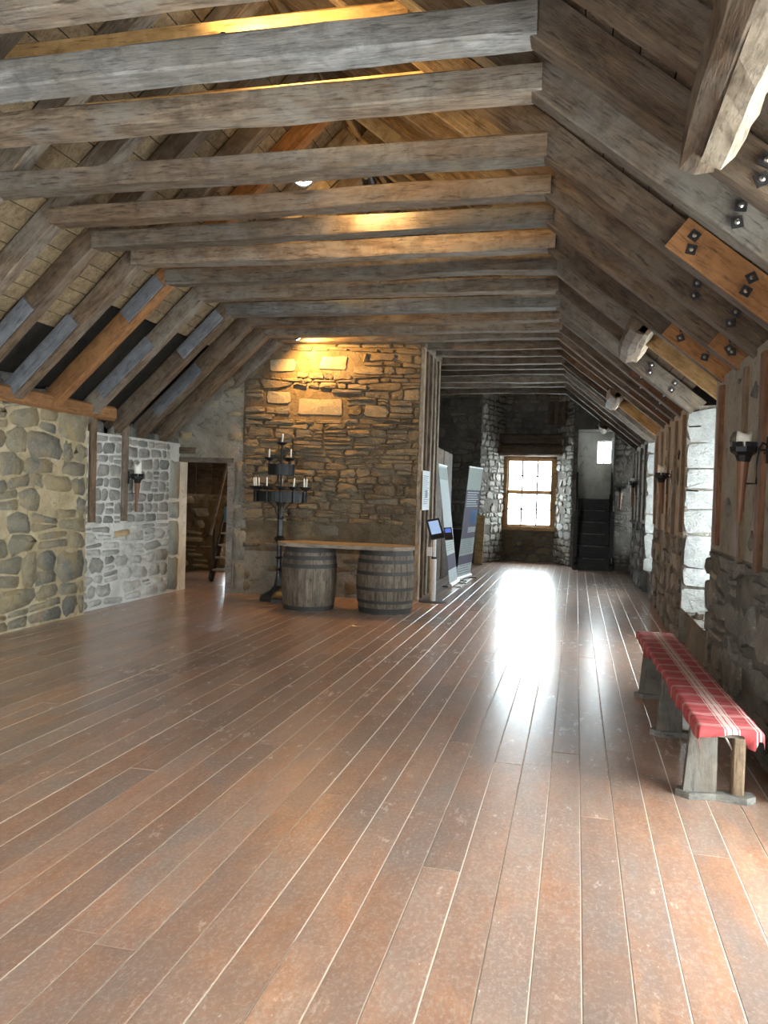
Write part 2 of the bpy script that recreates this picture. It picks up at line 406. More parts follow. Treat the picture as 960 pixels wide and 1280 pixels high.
# ------------------------------------------------------------------ floor
floor = boxo('floor', (-6.6, -3.2, -.2), (2.3, 20.5, -.0018), CAULK); tag(floor, kind='structure')
BW = .155
nb = 0
x = -6.52
fr = random.Random(5)
brd = {}
while x < 1.35:
    y = -2.6-fr.uniform(0, 2)
    while y < 18.7:
        L = fr.choice((3.2, 3.9, 4.6, 5.2)); a, b = max(y, -2.6), min(y+L, 18.7)
        if b-a > .4:
            key = round(b-a, 1); l = key
            w2 = BW/2-.0023
            mb = MB(); zt = fr.uniform(-.0012, .0012)
            v = [(-w2,0,-.02),(w2,0,-.02),(w2,l-.004,-.02),(-w2,l-.004,-.02),(-w2,0,-.001),(w2,0,-.001),(w2,l-.004,-.001),(-w2,l-.004,-.001),
                 (-w2+.0015,.002,0),(w2-.0015,.002,0),(w2-.0015,l-.006,0),(-w2+.0015,l-.006,0)]
            if key not in brd:
                mb.add(v, [(0,3,2,1),(0,1,5,4),(1,2,6,5),(2,3,7,6),(3,0,4,7),(4,5,9,8),(5,6,10,9),(6,7,11,10),(7,4,8,11),(8,9,10,11)])
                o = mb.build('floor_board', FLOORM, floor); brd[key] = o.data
            else:
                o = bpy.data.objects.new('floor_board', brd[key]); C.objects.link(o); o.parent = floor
            o.location = (x, a, zt); nb += 1
        y += L
    x += BW

# ------------------------------------------------------------------ left wall
wl = MB(); wl.cur = 0
wl.box((-6.4, -2.6, 0), (XL+.04, 8.12, 2.42)); wl.cur = 1
wl.box((-6.4, 8.12, 0), (-5.56, 10.75, 2.12))
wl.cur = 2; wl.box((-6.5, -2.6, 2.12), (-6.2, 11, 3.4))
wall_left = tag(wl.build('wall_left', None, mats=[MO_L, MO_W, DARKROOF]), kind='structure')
FL = Face((XL+.04, 0, 0), (0, 1, 0), (1, 0, 0))
lay_stones(FL, layout(4.6, 8.1, .02, 2.4, (.13, .30), (.2, .6), .05, 11, split=.4), wall_left, ST_L, joint=.016, proud=.014, limit=200, density=.97, jit=.22, rnd_=.26, flat=.95)
FL2 = Face((-5.56, 0, 0), (0, 1, 0), (1, 0, 0))
posts_l = (8.36, 9.05)
def skl(q):
    a = min(p[0] for p in q); b = max(p[0] for p in q); t = max(p[1] for p in q)
    return any(b > y-.07 and a < y+.07 and t > 1.08 for y in posts_l)
qs = []
for a, b in ((8.14, 8.29), (8.43, 8.98), (9.12, 10.2)): qs += layout(a, b, 1.02, 2.1, (.10, .19), (.16, .34), .015, int(b*10))
lay_stones(FL2, qs, wall_left, ST_W, joint=.016, proud=.014, limit=300, jit=.12, rnd_=.22, flat=.9)
lay_stones(FL2, layout(8.14, 10.2, .02, 1.0, (.12, .24), (.2, .5), .03, 31), wall_left, ST_WL, joint=.018, proud=.03, limit=300, density=.97, jit=.16, rnd_=.32, mats=[ST_WL, ST_WL, ST_WL, ST_WL, ST_W])
lay_stones(FL2, [[(8.85,.83),(9.2,.86),(9.2,.95),(8.85,.93)]], wall_left, ST_O, joint=.01, proud=.03, limit=320)
lay_stones(FL2, [[(10.2,.02),(10.5,.02),(10.5,.5),(10.2,.52)], [(10.22,.52),(10.5,.5),(10.5,1.02),(10.2,1.05)], [(10.2,1.06),(10.5,1.04),(10.5,1.3),(10.2,1.3)], [(10.2,1.32),(10.5,1.32),(10.5,1.88),(10.22,1.9)]], wall_left, ST_T, joint=.012, proud=.02, limit=330, rnd_=.1, flat=.93)
for i, y in enumerate(posts_l):
    timber('wall_post', (-5.57, y, 1.05), (-5.57, y, 2.3), .10, .12, POSTW if i == 0 else OLDB, wall_left, up=(0,1,0), rough=.006)
# loose stones on the left wall head and rough infill behind the rafters
wh = MB(); hr_ = random.Random(4)
for i in range(16):
    y = 6.2+i*.28; v, f, c = stone_geo([(-.16,-.1),(.16,-.1),(.14,.1),(-.15,.1)], .0, .07, hr_)
    z0 = 2.44 if y < 8 else 2.13
    o = mk('stone', [(a*.5, b*1.2, d*2) for b, a, d in v], f, ST_R, wall_left, (-5.62-hr_.uniform(0,.15), y, z0), True)
timber('wall_plate', (-5.52, 3.0, 2.36), (-5.52, 8.62, 2.36), .24, .17, NEWW, wall_left, rough=.012)

# ------------------------------------------------------------------ back wall (masonry partition with the doorway)
bO = Vector((-5.62, 10.49, 0)); bU = Vector((3.47, .56, 0)); bL = bU.length; bU.normalize(); bN = Vector((bU.y, -bU.x, 0))
FB = Face(bO, bU, bN)
D0, D1, DH = -.06, .80, 1.88
def slab(mb, face, u0, u1, v0, v1, t, dfront=0):
    P = [face.p(u, v, d) for d in (dfront, -t) for v in (v0, v1) for u in (u0, u1)]
    mb.add(P, [(0,1,3,2),(4,6,7,5),(0,4,5,1),(2,3,7,6),(0,2,6,4),(1,5,7,3)])
mb = MB(); mb.cur = 1
slab(mb, FB, -.9, D0, 0, 3.4, .22); slab(mb, FB, D0, D1, DH, 3.8, .5); slab(mb, FB, D1, .98, 0, 3.9, .5)
slab(mb, FB, .98, bL, 0, .62, .5)
mb.cur = 0
slab(mb, FB, .98, bL, .62, 3.74, .5)
wall_back = tag(mb.build('wall_back', None, mats=[MO_B, PL_B]), kind='structure')
big = [[(1.74,2.56),(2.42,2.57),(2.41,2.82),(1.74,2.82)], [(1.33,3.16),(1.72,3.17),(1.72,3.37),(1.32,3.36)], [(2.02,3.2),(2.45,3.21),(2.46,3.42),(2.05,3.41)], [(1.3,2.72),(1.66,2.72),(1.66,2.9),(1.3,2.92)]]
def hit(q, boxes):
    a, b = min(p[0] for p in q), max(p[0] for p in q); c, d = min(p[1] for p in q), max(p[1] for p in q)
    for B in boxes:
        if b > min(p[0] for p in B) and a < max(p[0] for p in B) and d > min(p[1] for p in B) and c < max(p[1] for p in B): return True
    return False
lay_stones(FB, big, wall_back, ST_BIG, joint=.02, proud=.02, smooth=False, flat=.93, rnd_=.1)
lay_stones(FB, layout(1.0, bL-.02, 1.05, 3.72, (.045, .14), (.12, .5), .022, 21, split=.35), wall_back, ST_B, joint=.013, proud=.042, skip=lambda q: hit(q, big), limit=300, smooth=False, flat=.9, jit=.25, rnd_=.2, mats=[ST_B])
lay_stones(FB, layout(.98, bL-.02, .02, 1.05, (.1, .2), (.2, .5), .03, 22), wall_back, ST_B, joint=.03, proud=.012, limit=380, density=.45, jit=.2)
lay_stones(FB, layout(-.4, 1.0, 1.95, 3.3, (.1, .2), (.2, .5), .03, 23), wall_back, ST_L, joint=.04, proud=.012, limit=420, density=.55, jit=.3)
lay_stones(FB, layout(.86, 1.06, .02, 1.9, (.28, .5), (.2, .21), .004, 24, split=0), wall_back, PL_B, joint=.012, proud=.012, limit=440, rnd_=.1, flat=.93)
# doorway
door = empty('door_1', FB.p((D0+D1)/2, 0, 0), kind='structure')
dl = door.location
def dmk(name, face, u0, u1, v0, v1, d0, d1, mat, par, org):
    P = [face.p(u, v, d)-Vector(org) for d in (d1, d0) for v in (v0, v1) for u in (u0, u1)]
    return mk(name, P, [(0,1,3,2),(4,6,7,5),(0,4,5,1),(2,3,7,6),(0,2,6,4),(1,5,7,3)], mat, par)
dmk('door_jamb', FB, D1-.03, D1+.055, 0, DH+.03, -.14, .012, GREYW, door, dl)
dmk('jamb_stone', FB, D0-.12, D0+.012, 0, .62, -.235, .02, ST_T, door, dl); dmk('jamb_stone', FB, D0-.12, D0+.018, .63, 1.3, -.235, .02, ST_T, door, dl); dmk('jamb_stone', FB, D0-.12, D0+.01, 1.31, DH, -.235, .02, ST_T, door, dl)
dmk('door_head', FB, D0-.03, D1+.055, DH-.02, DH+.05, -.14, .014, OLD, door, dl)
dmk('lintel', FB, -.28, .3, DH+.10, DH+.19, -.1, .02, OLDB, door, dl)

# ------------------------------------------------------------------ stair landing behind the doorway
mb = MB()
mb.box((-7.9, 13.3, -.2), (-3.6, 13.6, .12)); mb.box((-7.9, 13.3, .12), (-6.2, 13.6, 1.38)); mb.box((-5.9, 13.3, .12), (-3.6, 13.6, 1.38)); mb.box((-6.2, 13.3, .62), (-5.9, 13.6, 1.38))
mb.box((-8.2, 10.4, -.2), (-7.9, 13.6, 3.4)); mb.box((-7.9, 10.4, -.2), (-6.4, 10.6, 3.4)); mb.box((-3.6, 11.3, 0), (-3.3, 13.6, 3.4))
tag(boxo('floor_landing', (-7.9, 10.6, -.2), (-6.55, 13.6, -.002), OLDB), kind='structure')
wall_landing = tag(mb.build('wall_landing', MO_B), kind='structure')
FLn = Face((-7.9, 13.3, 0), (1, 0, 0), (0, -1, 0))
lay_stones(FLn, layout(.02, 4.2, .02, 1.36, (.12, .26), (.2, .5), .03, 41), wall_landing, ST_L, joint=.05, proud=.02, density=.8, skip=lambda q: hit(q, [[(1.6,.1),(2.1,.1),(2.1,.76),(1.6,.76)]]), jit=.2)
for i in range(13):
    boxo('board', (-1.85+i*.3, -.02, 0), (-1.85+i*.3+.292, .04, 1.7), OLDB, wall_landing, (-6.0, 13.22, 1.38))
m_ = MB(); m_.box((-8.2, 11.15, 3.4), (-3.3, 13.6, 3.5)); m_.box((-8.2, 10.4, 3.4), (-6.4, 11.15, 3.5)); m_.box((-6.4, 10.7, 3.4), (-4.6, 11.15, 3.5))
tag(m_.build('ceiling_landing', OLDB), kind='structure')
stl = empty('ladder_stair', (-5.63, 11.75, 0), .06, label='steep open wooden stair with thin handrails seen through the doorway', cat='stair')
for sx in (0, .62):
    timber('stringer', (sx, 0, .02), (sx, 1.0, 1.75), .035, .16, DARKW, stl, rough=.003)
    timber('handrail', (sx, -.05, .75), (sx, .85, 2.35), .04, .05, OLD, stl, rough=.003)
for k in range(8):
    t = (k+1)/9; boxo('tread', (.02, t*.98-.1, t*1.72-.015), (.6, t*.98+.09, t*1.72+.015), STUDW, stl)
for t in (.1, .75): timber('baluster', (0, t, 1.72*t+.1), (0, t, 1.72*t+.86), .04, .04, DARKW, stl, up=(1,0,0), rough=.002)
boxo('teal_panel', (.06, .35, .95), (.6, .37, 1.2), TEAL, stl)
lamp_b = empty('bulkhead_lamp', (-3.75, 12.4, 1.5), label='round wall lamp beside the stair behind the doorway', cat='lamp')
m_ = MB(); m_.lathe([(.09,0),(.09,.03),(.07,.06)], 14); o = m_.build('lamp_body', IRON, lamp_b); o.rotation_euler = (0, -math.pi/2, 0); o.location = (.15, 0, 0)
m_ = MB(); m_.lathe([(.065,.06),(.05,.085),(.02,.095)], 14); o = m_.build('lamp_lens', LAMP, lamp_b); o.rotation_euler = (0, -math.pi/2, 0); o.location = (.15, 0, 0)
warm_lamp((-4.0, 12.4, 1.45), None, 12, (1, .66, .32), parent=lamp_b)

# ------------------------------------------------------------------ right wall with deep window embrasures
WIN = [(-2.3, .3), (1.9, 4.25), (7.1, 8.9), (12.15, 13.75), (16.75, 17.75)]
mb = MB(); edges = [-2.6]+[e for w in WIN for e in w]+[18.12]
XO = 2.0
SILL = [.10, .10, .62, .62, .62]
SPL = [.1, .08, .32, .32, .32]
for i in range(0, len(edges), 2):
    a, b = edges[i], edges[i+1]; sa = SPL[i//2-1] if i > 0 else 0; sb = SPL[i//2] if i < len(edges)-2 else 0
    poly = [(XR, a), (XO, a-sa), (XO, b+sb), (XR, b)]
    mb.cur = 0; mb.prism(poly, 1.12, 2.5); mb.cur = 1
    mb.prism([(XR+.0, a), (XO, a-sa), (XO, b+sb), (XR+.0, b)], 0, 1.12)
for i, (a, b) in enumerate(WIN):
    mb.cur = 1; mb.prism([(XR+.06, a-.0), (XO, a+SPL[i]), (XO, b-SPL[i]), (XR+.06, b)], 0, min(.34, SILL[i]-.02))
    mb.cur = 0; mb.box((XO-.25, a-.1, min(.34, SILL[i]-.04)), (XO, b+.1, SILL[i])); mb.box((XO-.25, a-.1, 2.3), (XO, b+.1, 2.5))
wall_right = tag(mb.build('wall_right', None, mats=[MO_R, MO_RL]), kind='structure')
FR = Face((XR, 0, 0), (0, 1, 0), (-1, 0, 0))
posts_r = [4.75, 5.27, 5.85, 6.78, 9.05, 9.75, 10.5, 11.3, 12.0, 13.95, 14.8, 15.7, 16.5]
def skr(q):
    a = min(p[0] for p in q); b = max(p[0] for p in q); t = max(p[1] for p in q)
    return any(b > y-.09 and a < y+.09 and t > 1.1 for y in posts_r)
for i, (a, b) in enumerate(((4.3, 7.08), (8.92, 12.1), (13.8, 16.7))):
    lay_stones(FR, layout(a, b, .01, 1.12, (.14, .3), (.22, .6), .04, 51+i), wall_right, ST_R, joint=.03, proud=.035, density=.9, jit=.35, smooth=False, flat=.85)
    lay_stones(FR, layout(a, b, 1.15, 2.42, (.16, .3), (.2, .42), .03, 61+i), wall_right, ST_R, joint=.09, proud=.014, skip=skr, density=.5, jit=.3, rnd_=.45)
for i, y in enumerate(posts_r):
    timber('wall_post', (XR+.015, y, 1.13+.05*math.sin(i*5)), (XR+.015, y, 2.42), .13 if i % 2 else .11, .09, REDW if i in (3, 1) else POSTW if i < 5 else OLD, wall_right, up=(1,0,0), rough=.008)
for i, (a, b) in enumerate(WIN[1:]):
    sp_ = SPL[i+1]; d = Vector((XO-XR, -sp_, 0)); FJ = Face((XR, b, 0), d, (-sp_, -.9, 0))
    r_ = random.Random(70+i); z = .34; qs = []
    while z < 2.45:
        h = r_.uniform(.2, .4); z1 = min(z+h, 2.46); z1 = 2.46 if 2.46-z1 < .12 else z1
        m = r_.uniform(.42, .7)
        qs += [[(0, z), (m, z), (m, z1), (0, z1)], [(m, z), (d.length-.05, z), (d.length-.05, z1), (m, z1)]]; z = z1
    lay_stones(FJ, qs, wall_right, ST_J, joint=.012, proud=.03, limit=900, smooth=False, flat=.95, rnd_=.12, jit=.12)
    FJ2 = Face((XR, a, 0), (XO-XR, sp_, 0), (-sp_, .9, 0))
    lay_stones(FJ2, layout(0, d.length-.05, .34, 2.45, (.2, .4), (.3, .5), .01, 80+i), wall_right, ST_J, joint=.015, proud=.02, limit=900, smooth=False, flat=.95, rnd_=.12)
    hs = [(XR-.02+r_.uniform(0,.02), a+.12), (XR+.14, a+.7), (XR+.1, b-.5)]
    for (hx, hy) in hs:
        v, f, c = stone_geo([(-.2,-.16),(.2,-.16),(.2,.14),(-.18,.16)], 0, .1, r_)
        mk('stone', [(p[1], p[0], p[2]) for p in v], f, ST_R, wall_right, (hx+.15, hy+.1, .35), False)
# windows in the right wall
for i, (a, b) in enumerate(WIN):
    a2, b2 = a+SPL[i], b-SPL[i]
    w = empty('window_%d' % (i+2), (XO-.12, (a2+b2)/2, (SILL[i]+2.3)/2), kind='structure')
    hw, hh = (b2-a2)/2, (2.3-SILL[i])/2
    m_ = MB()
    for s in (-1, 1):
        m_.box((-.04, s*hw-.04, -hh), (.04, s*hw+.04, hh)); m_.box((-.04, -hw, s*hh-.04), (.04, hw, s*hh+.04))
    m_.build('window_frame', WINW, w)
    boxo('glazing_bar', (-.02, -.015, -hh), (.02, .015, hh), WINW, w); boxo('glazing_bar', (-.02, -hw, -.015), (.02, hw, .015), WINW, w)
    boxo('pane', (-.004, -hw, -hh), (.004, hw, hh), GLASS, w)
    portal((XO+.02, (a2+b2)/2, (SILL[i]+2.3)/2), hh*2, hw*2, (-1, 0, 0))
# hidden beam nails in the jamb of the second window
for z, yy in ((2.28, 8.78), (1.62, 8.72)):
    m_ = MB(); m_.tube([(XR+.02, 8.86, z), (XR+.10, 8.66, z-.01)], .008, 6); m_.build('iron_spike', IRON, wall_right)

# ------------------------------------------------------------------ far wall with window recess, stair alcove
YE = 17.9
mb = MB(); mb.cur = 0
mb.box((-6.6, 17.6, 0), (-2.5, 18.4, 4.2))
mb.prism([(-2.08, 17.6), (-1.66, 18.75), (-1.66, 19.1), (-2.5, 19.1), (-2.5, 17.6)], 0, 4.2)
mb.prism([(0.0, YE), (0.0, 19.1), (-.46, 19.1), (-.46, 18.75), (-.09, YE)], 0, 4.2)
mb.box((-1.7, 18.75, 0), (-.42, 19.1, .80)); mb.box((-1.7, 18.75, 2.42), (-.42, 19.1, 4.2))
mb.box((.74, 17.5, 0), (1.3, 18.15, 3.6)); mb.box((.74, 18.65, 0), (1.3, 19.1, 3.6)); mb.box((.74, 18.15, 0), (1.3, 18.65, 1.9)); mb.box((.74, 18.15, 2.75), (1.3, 18.65, 3.6)); mb.box((0, YE, 3.0), (.74, 19.1, 4.2))
mb.cur = 1; mb.box((0, 18.75, 0), (.42, 19.1, 3.0)); mb.box((.42, 18.75, 0), (.74, 19.1, 2.3)); mb.box((.42, 18.75, 2.82), (.74, 19.1, 3.0))
mb.cur = 0
P = [(-4.4, y, 4.0) for y in (18.4, 18.8)]+[(.0, y, 4.0) for y in (18.4, 18.8)]+[(-2.35, y, 5.86) for y in (18.4, 18.8)]
mb.add(P, [(0,2,4),(1,5,3),(0,1,3,2),(2,3,5,4),(4,5,1,0)])
wall_far = tag(mb.build('wall_far', None, mats=[MO_RL, MO_W]), kind='structure')
def facew(o, p1): 
    u = Vector(p1)-Vector(o); L = u.length; return Face((*o, 0), (u.x, u.y, 0), (u.y, -u.x, 0)), L
def P2(a): return Vector((a[0], a[1], 0))
for k, (a, b, zt, mats_, dn) in enumerate([((-4.0, 17.6), (-2.08, 17.6), 4.0, ST_R, .9), ((-2.08, 17.6), (-1.66, 18.75), 4.0, ST_W, .9), ((-.46, 18.75), (-.09, YE), 4.0, ST_W, .9), ((-1.66, 18.75), (-.46, 18.75), .78, ST_B, .9), ((-.09, YE), (0, YE), 4.0, ST_R, .9), ((.74, 17.5), (1.08, 17.5), 3.0, ST_R, .8)]):
    F_, L_ = facew(P2(a).to_2d(), P2(b).to_2d()) if False else (Face((a[0], a[1], 0), (b[0]-a[0], b[1]-a[1], 0), (b[1]-a[1], -(b[0]-a[0]), 0)), (P2(b)-P2(a)).length)
    lay_stones(F_, layout(0, L_, .01, zt, (.08, .2), (.12, .4), .02, 90+k), wall_far, mats_, joint=.025, proud=.025, limit=300, density=dn, smooth=False, flat=.87, jit=.3)
F_ = Face((-1.66, 18.75, 0), (1, 0, 0), (0, -1, 0))
lay_stones(F_, layout(0, 1.2, 2.95, 4.0, (.1, .2), (.2, .4), .02, 99), wall_far, ST_R, joint=.02, proud=.02, limit=320, smooth=False)
timber('window_lintel', (-1.95, 18.55, 2.55), (-.2, 18.55, 2.55), .3, .24, OLDB, wall_far, rough=.01)
timber('window_lintel', (-1.9, 18.6, 2.81), (-.2, 18.6, 2.81), .3, .24, OLDB, wall_far, rough=.015)
# a bracket of short dark boards at the top right of the far wall
for i in range(3): timber('board', (-.62+i*.13, 18.0, 3.1), (-.6+i*.13, 18.0, 3.62), .03, .11, OLDB, wall_far, up=(1,0,0), rough=.004)
# sash window
w1 = empty('window_1', (-1.06, 18.8, 1.61), kind='structure')
hw, hh = .58, .81
m_ = MB()
for s in (-1, 1): m_.box((s*hw-.065, -.07, -hh), (s*hw+.065, .06, hh))
m_.box((-hw, -.07, hh-.05), (hw, .06, hh+.05)); m_.build('window_frame', WINW, w1)
boxo('window_sill', (-hw-.06, -.14, -hh-.07), (hw+.06, .06, -hh+.02), WINW, w1)
for s, y0 in ((1, 0.0), (-1, -.045)):
    z0, z1 = (0.0, hh-.05) if s > 0 else (-hh+.02, .0)
    m_ = MB(); iw = hw-.065
    m_.box((-iw, y0, z0), (-iw+.04, y0+.04, z1)); m_.box((iw-.04, y0, z0), (iw, y0+.04, z1))
    m_.box((-iw, y0, z0), (iw, y0+.04, z0+.045)); m_.box((-iw, y0, z1-.045), (iw, y0+.04, z1))
    sash = m_.build('sash', WINW, w1)
    for i in (1, 2): boxo('glazing_bar', (-iw+i*2*iw/3-.022, y0+.008, z0), (-iw+i*2*iw/3+.022, y0+.03, z1), WHITEP, sash)
    boxo('glazing_bar', (-iw, y0+.008, (z0+z1)/2-.017), (iw, y0+.03, (z0+z1)/2+.017), WHITEP, sash)
    for i in range(3):
        for j in range(2):
            x0 = -iw+i*2*iw/3; zz = z0+j*(z1-z0)/2
            boxo('pane', (x0+.005, y0+.015, zz), (x0+2*iw/3-.005, y0+.02, zz+(z1-z0)/2), GLASS, sash)
portal((-1.06, 19.12, 1.61), 1.1, 1.6, (0, -1, 0)); portal((.58, 19.12, 2.56), .3, .5, (0, -1, 0)); portal((-6.05, 13.62, .43), .5, .6, (0, -1, 0))
w9 = empty('window_9', (.58, 18.9, 2.56), kind='structure')
m_ = MB()
for s in (-1, 1): m_.box((s*.155-.012, -.02, -.26), (s*.155+.012, .02, .26)); m_.box((-.16, -.02, s*.25-.012), (.16, .02, s*.25+.012))
m_.box((-.01, -.015, -.26), (.01, .015, .26)); m_.build('window_frame', BLACKP, w9); boxo('pane', (-.15, -.003, -.25), (.15, .003, .25), GLASS, w9)
w11 = empty('window_11', (1.15, 18.4, 2.32), kind='structure'); boxo('pane', (-.003, -.26, -.44), (.003, .26, .44), GLASS, w11); portal((1.4, 18.4, 2.32), .85, .5, (-1, 0, 0))  # unseen side window, added to brighten the stair alcove
w10 = empty('window_10', (-6.05, 13.45, .43), kind='structure'); boxo('pane', (-.15, -.003, -.31), (.15, .003, .19), GLASS, w10)
m_ = MB(); m_.box((-.02, -.02, -.34), (.02, .02, .34)); m_.build('glazing_bar', WHITEP, w10)
# dark steep stair in the alcove
st = empty('alcove_stair', (.37, 17.35, 0), label='steep black wooden stair climbing to the little bright alcove window', cat='stair')
for k in range(6):
    z = k*.25; y = k*.19
    boxo('riser', (-.33, y, z), (.33, y+.02, z+.232), DARKW, st); boxo('tread', (-.335, y-.025, z+.232), (.335, y+.21, z+.252), GREYW if False else DARKW, st)
    boxo('nosing', (-.2, y-.03, z+.236), (.24, y-.02, z+.254), GREYW, st)
for s in (-1, 1):
    timber('stringer', (s*.36, -.1, .08), (s*.36, 1.0, 1.52), .05, .3, DARKW, st, rough=.003)
    boxo('newel_post', (s*.365-.04, -.13, 0), (s*.365+.04, -.04, 1.25), DARKW, st)
    timber('handrail', (s*.365, -.1, 1.05), (s*.365, .5, 2.05), .045, .09, DARKW, st, rough=.003)
boxo('landing_board', (-.33, 1.1, 1.45), (.33, 1.35, 1.5), DARKW, st)

# ------------------------------------------------------------------ front wall behind the viewer
mb = MB()
mb.box((-6.6, -2.9, 0), (-3.4, -2.6, 5.8)); mb.box((-2.2, -2.9, 0), (2.3, -2.6, 5.8))
for a, b in ((-3.4, -2.2),): mb.box((a, -2.9, 0), (b, -2.6, .5)); mb.box((a, -2.9, 2.5), (b, -2.6, 5.8)); portal(((a+b)/2, -2.95, 1.5), b-a, 2.0, (0, 1, 0))
tag(mb.build('wall_front', MO_L), kind='structure')

# ------------------------------------------------------------------ roof
def roof_plane(side, x0):
    if side > 0: n = math.hypot(1, SR); return Vector((x0, 0, zr(x0))), Vector((-1/n, 0, SR/n)), Vector((SR/n, 0, 1/n)), (x0-RIDGE[0])*n
    n = math.hypot(1, SL); return Vector((x0, 0, zl(x0))), Vector((1/n, 0, SL/n)), Vector((-SL/n, 0, 1/n)), (RIDGE[0]-x0)*n
mb = MB()
for side, x0, ya, yb in ((1, 2.15, -2.95, 19.2), (-1, -6.75, -2.95, 10.72), (-1, -4.95, 10.72, 13.62), (-1, -6.75, 13.62, 19.2)):
    p, s, n, L = roof_plane(side, x0)
    a = p+n*.46; b = p+s*(L+.35)+n*.46
    P = [q+n*t+Vector((0, y, 0)) for t in (0, .08) for q in (a, b) for y in (ya, yb)]
    mb.add(P, [(0,1,3,2),(4,6,7,5),(0,4,5,1),(2,3,7,6),(0,2,6,4),(1,5,7,3)])
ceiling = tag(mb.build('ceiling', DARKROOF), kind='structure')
sr_ = random.Random(9)
for side, x0 in ((1, 1.55), (-1, -5.75)):
    p, s, n, L = roof_plane(side, x0)
    k = 0.0
    while k < L+.1:
        w_ = sr_.choice((.15, .17, .19)); c = p+s*(k+w_/2)+n*.205
        pieces = [(-2.6, sr_.uniform(2, 5)), (None, sr_.uniform(8, 11)), (None, 18.3)]
        a = -2.6
        for _, b in pieces:
            segs = [(a, b)]
            if side < 0 and c.z < 3.28:          # open void at the wall head between the far left rafters
                lo, hi = (6.95, 9.62) if c.z > 2.95 else (6.2, 9.62)
                segs = [(a, min(b, lo)), (max(a, hi), b)]
                if c.z < 2.55: segs = [(a, min(b, 6.2))]
            if side > 0 and c.z < 2.72: segs = []
            if side < 0 and c.x < -4.9: segs = [(u, min(v_, 10.6)) for u, v_ in segs]
            for u, v_ in segs:
                if v_-u < .2: continue
                q0 = c+Vector((0, u+.004, 0)); hw_ = w_/2-.004
                P = [q0+s*e+n*d+Vector((0, y, 0)) for d in (0, .022) for e in (-hw_, hw_) for y in (0, v_-u-.008)]
                mk('sarking_board', [x-q0 for x in P], [(0,1,3,2),(4,6,7,5),(0,4,5,1),(2,3,7,6),(0,2,6,4),(1,5,7,3)], PALEW if side < 0 else OLDB if sr_.random() < .4 or c.z < 3.7 else PALEW, ceiling, q0)
            a = b
        k += w_
timber('ridge_beam', (RIDGE[0], -2.5, RIDGE[1]+.1), (RIDGE[0], 18.2, RIDGE[1]+.1), .07, .2, OLDB, ceiling)

TR = [1.85, 2.48, 3.12, 3.70, 4.23, 4.97, 5.65, 6.22, 6.86, 7.48, 8.19, 8.93, 9.54, 10.14, 10.66, 11.24, 11.87, 12.52, 13.06, 13.75, 14.5, 15.25, 16.2]
CUT = {2.48, 3.12, 7.48, 8.19, 11.87, 12.52}
ORD = 'first second third fourth fifth sixth seventh eighth ninth tenth eleventh twelfth thirteenth fourteenth fifteenth sixteenth seventeenth eighteenth nineteenth twentieth twenty-first twenty-second twenty-third'.split()
SPL_L = {6.22: (.42, .85), 6.86: (.42, .93), 7.48: (.02, .3), 8.19: (.35, .75), 8.93: (.03, .36), 9.54: (.4, .8)}
SPL_R = {6.22: (.80, 1.0), 6.86: (.62, 1.0), 9.54: (.55, .95), 4.97: (.5, 1.0), 10.66: (.6, 1.0)}
UP = {4.23, 4.97, 6.86, 8.93, 10.14}
FEAT = {1.85: 'just above the viewer', 2.48: 'right rafter cut short at the trimmer beam', 3.12: 'grey collar crossing the top left corner', 3.70: 'pale blue-grey worn collar face',
        4.23: 'brown collar under an orange-lit upper tie', 4.97: 'cracked grey-green collar under an orange-lit upper tie', 5.65: 'grey collar just before the bright roof lamp',
        6.22: 'collar face lit yellow by the roof lamp', 6.86: 'split collar with a dark gouge', 7.48: 'new orange left rafter', 8.19: 'grey plate low on its left rafter', 8.93: 'silvery worn collar',
        9.54: 'grey plate low on its second last left rafter', 10.14: 'dark left rafter close to the back wall', 10.66: 'collar tight against the top of the back wall'}
def bolt(par, org, p, n, s=.035):
    zx = Vector(n).normalized(); m_ = MB()
    m_.box((-s, -s, 0), (s, s, .006)); o = m_.build('washer_plate', PLATE, par)
    q = zx.to_track_quat('Z', 'Y').to_matrix().to_4x4() @ Matrix.Rotation(R.uniform(0, .9), 4, 'Z'); q.translation = Vector(p)-Vector(org); o.matrix_basis = q
    return o
def shared_bolt():
    m_ = MB(); m_.cur = 0; s = .028; m_.box((-s, -s, 0), (s, s, .006)); m_.cur = 1; m_.lathe([(.013,.006),(.013,.014),(.006,.019)], 8)
    o = m_.build('bolt_washer', None, mats=[PLATE, STEEL]); me = o.data; bpy.data.objects.remove(o); return me
BOLT = shared_bolt()
def put_bolt(par, p, ny=-1):
    o = bpy.data.objects.new('bolt_washer', BOLT); C.objects.link(o); o.parent = par
    # par is a timber with its own rotation: place through the inverse of its basis
    M = Vector((0, ny, 0)).to_track_quat('Z', 'X').to_matrix().to_4x4() @ Matrix.Rotation(R.uniform(0, 1.5), 4, 'Z'); M.translation = p
    o.matrix_basis = par.matrix_basis.inverted() @ M
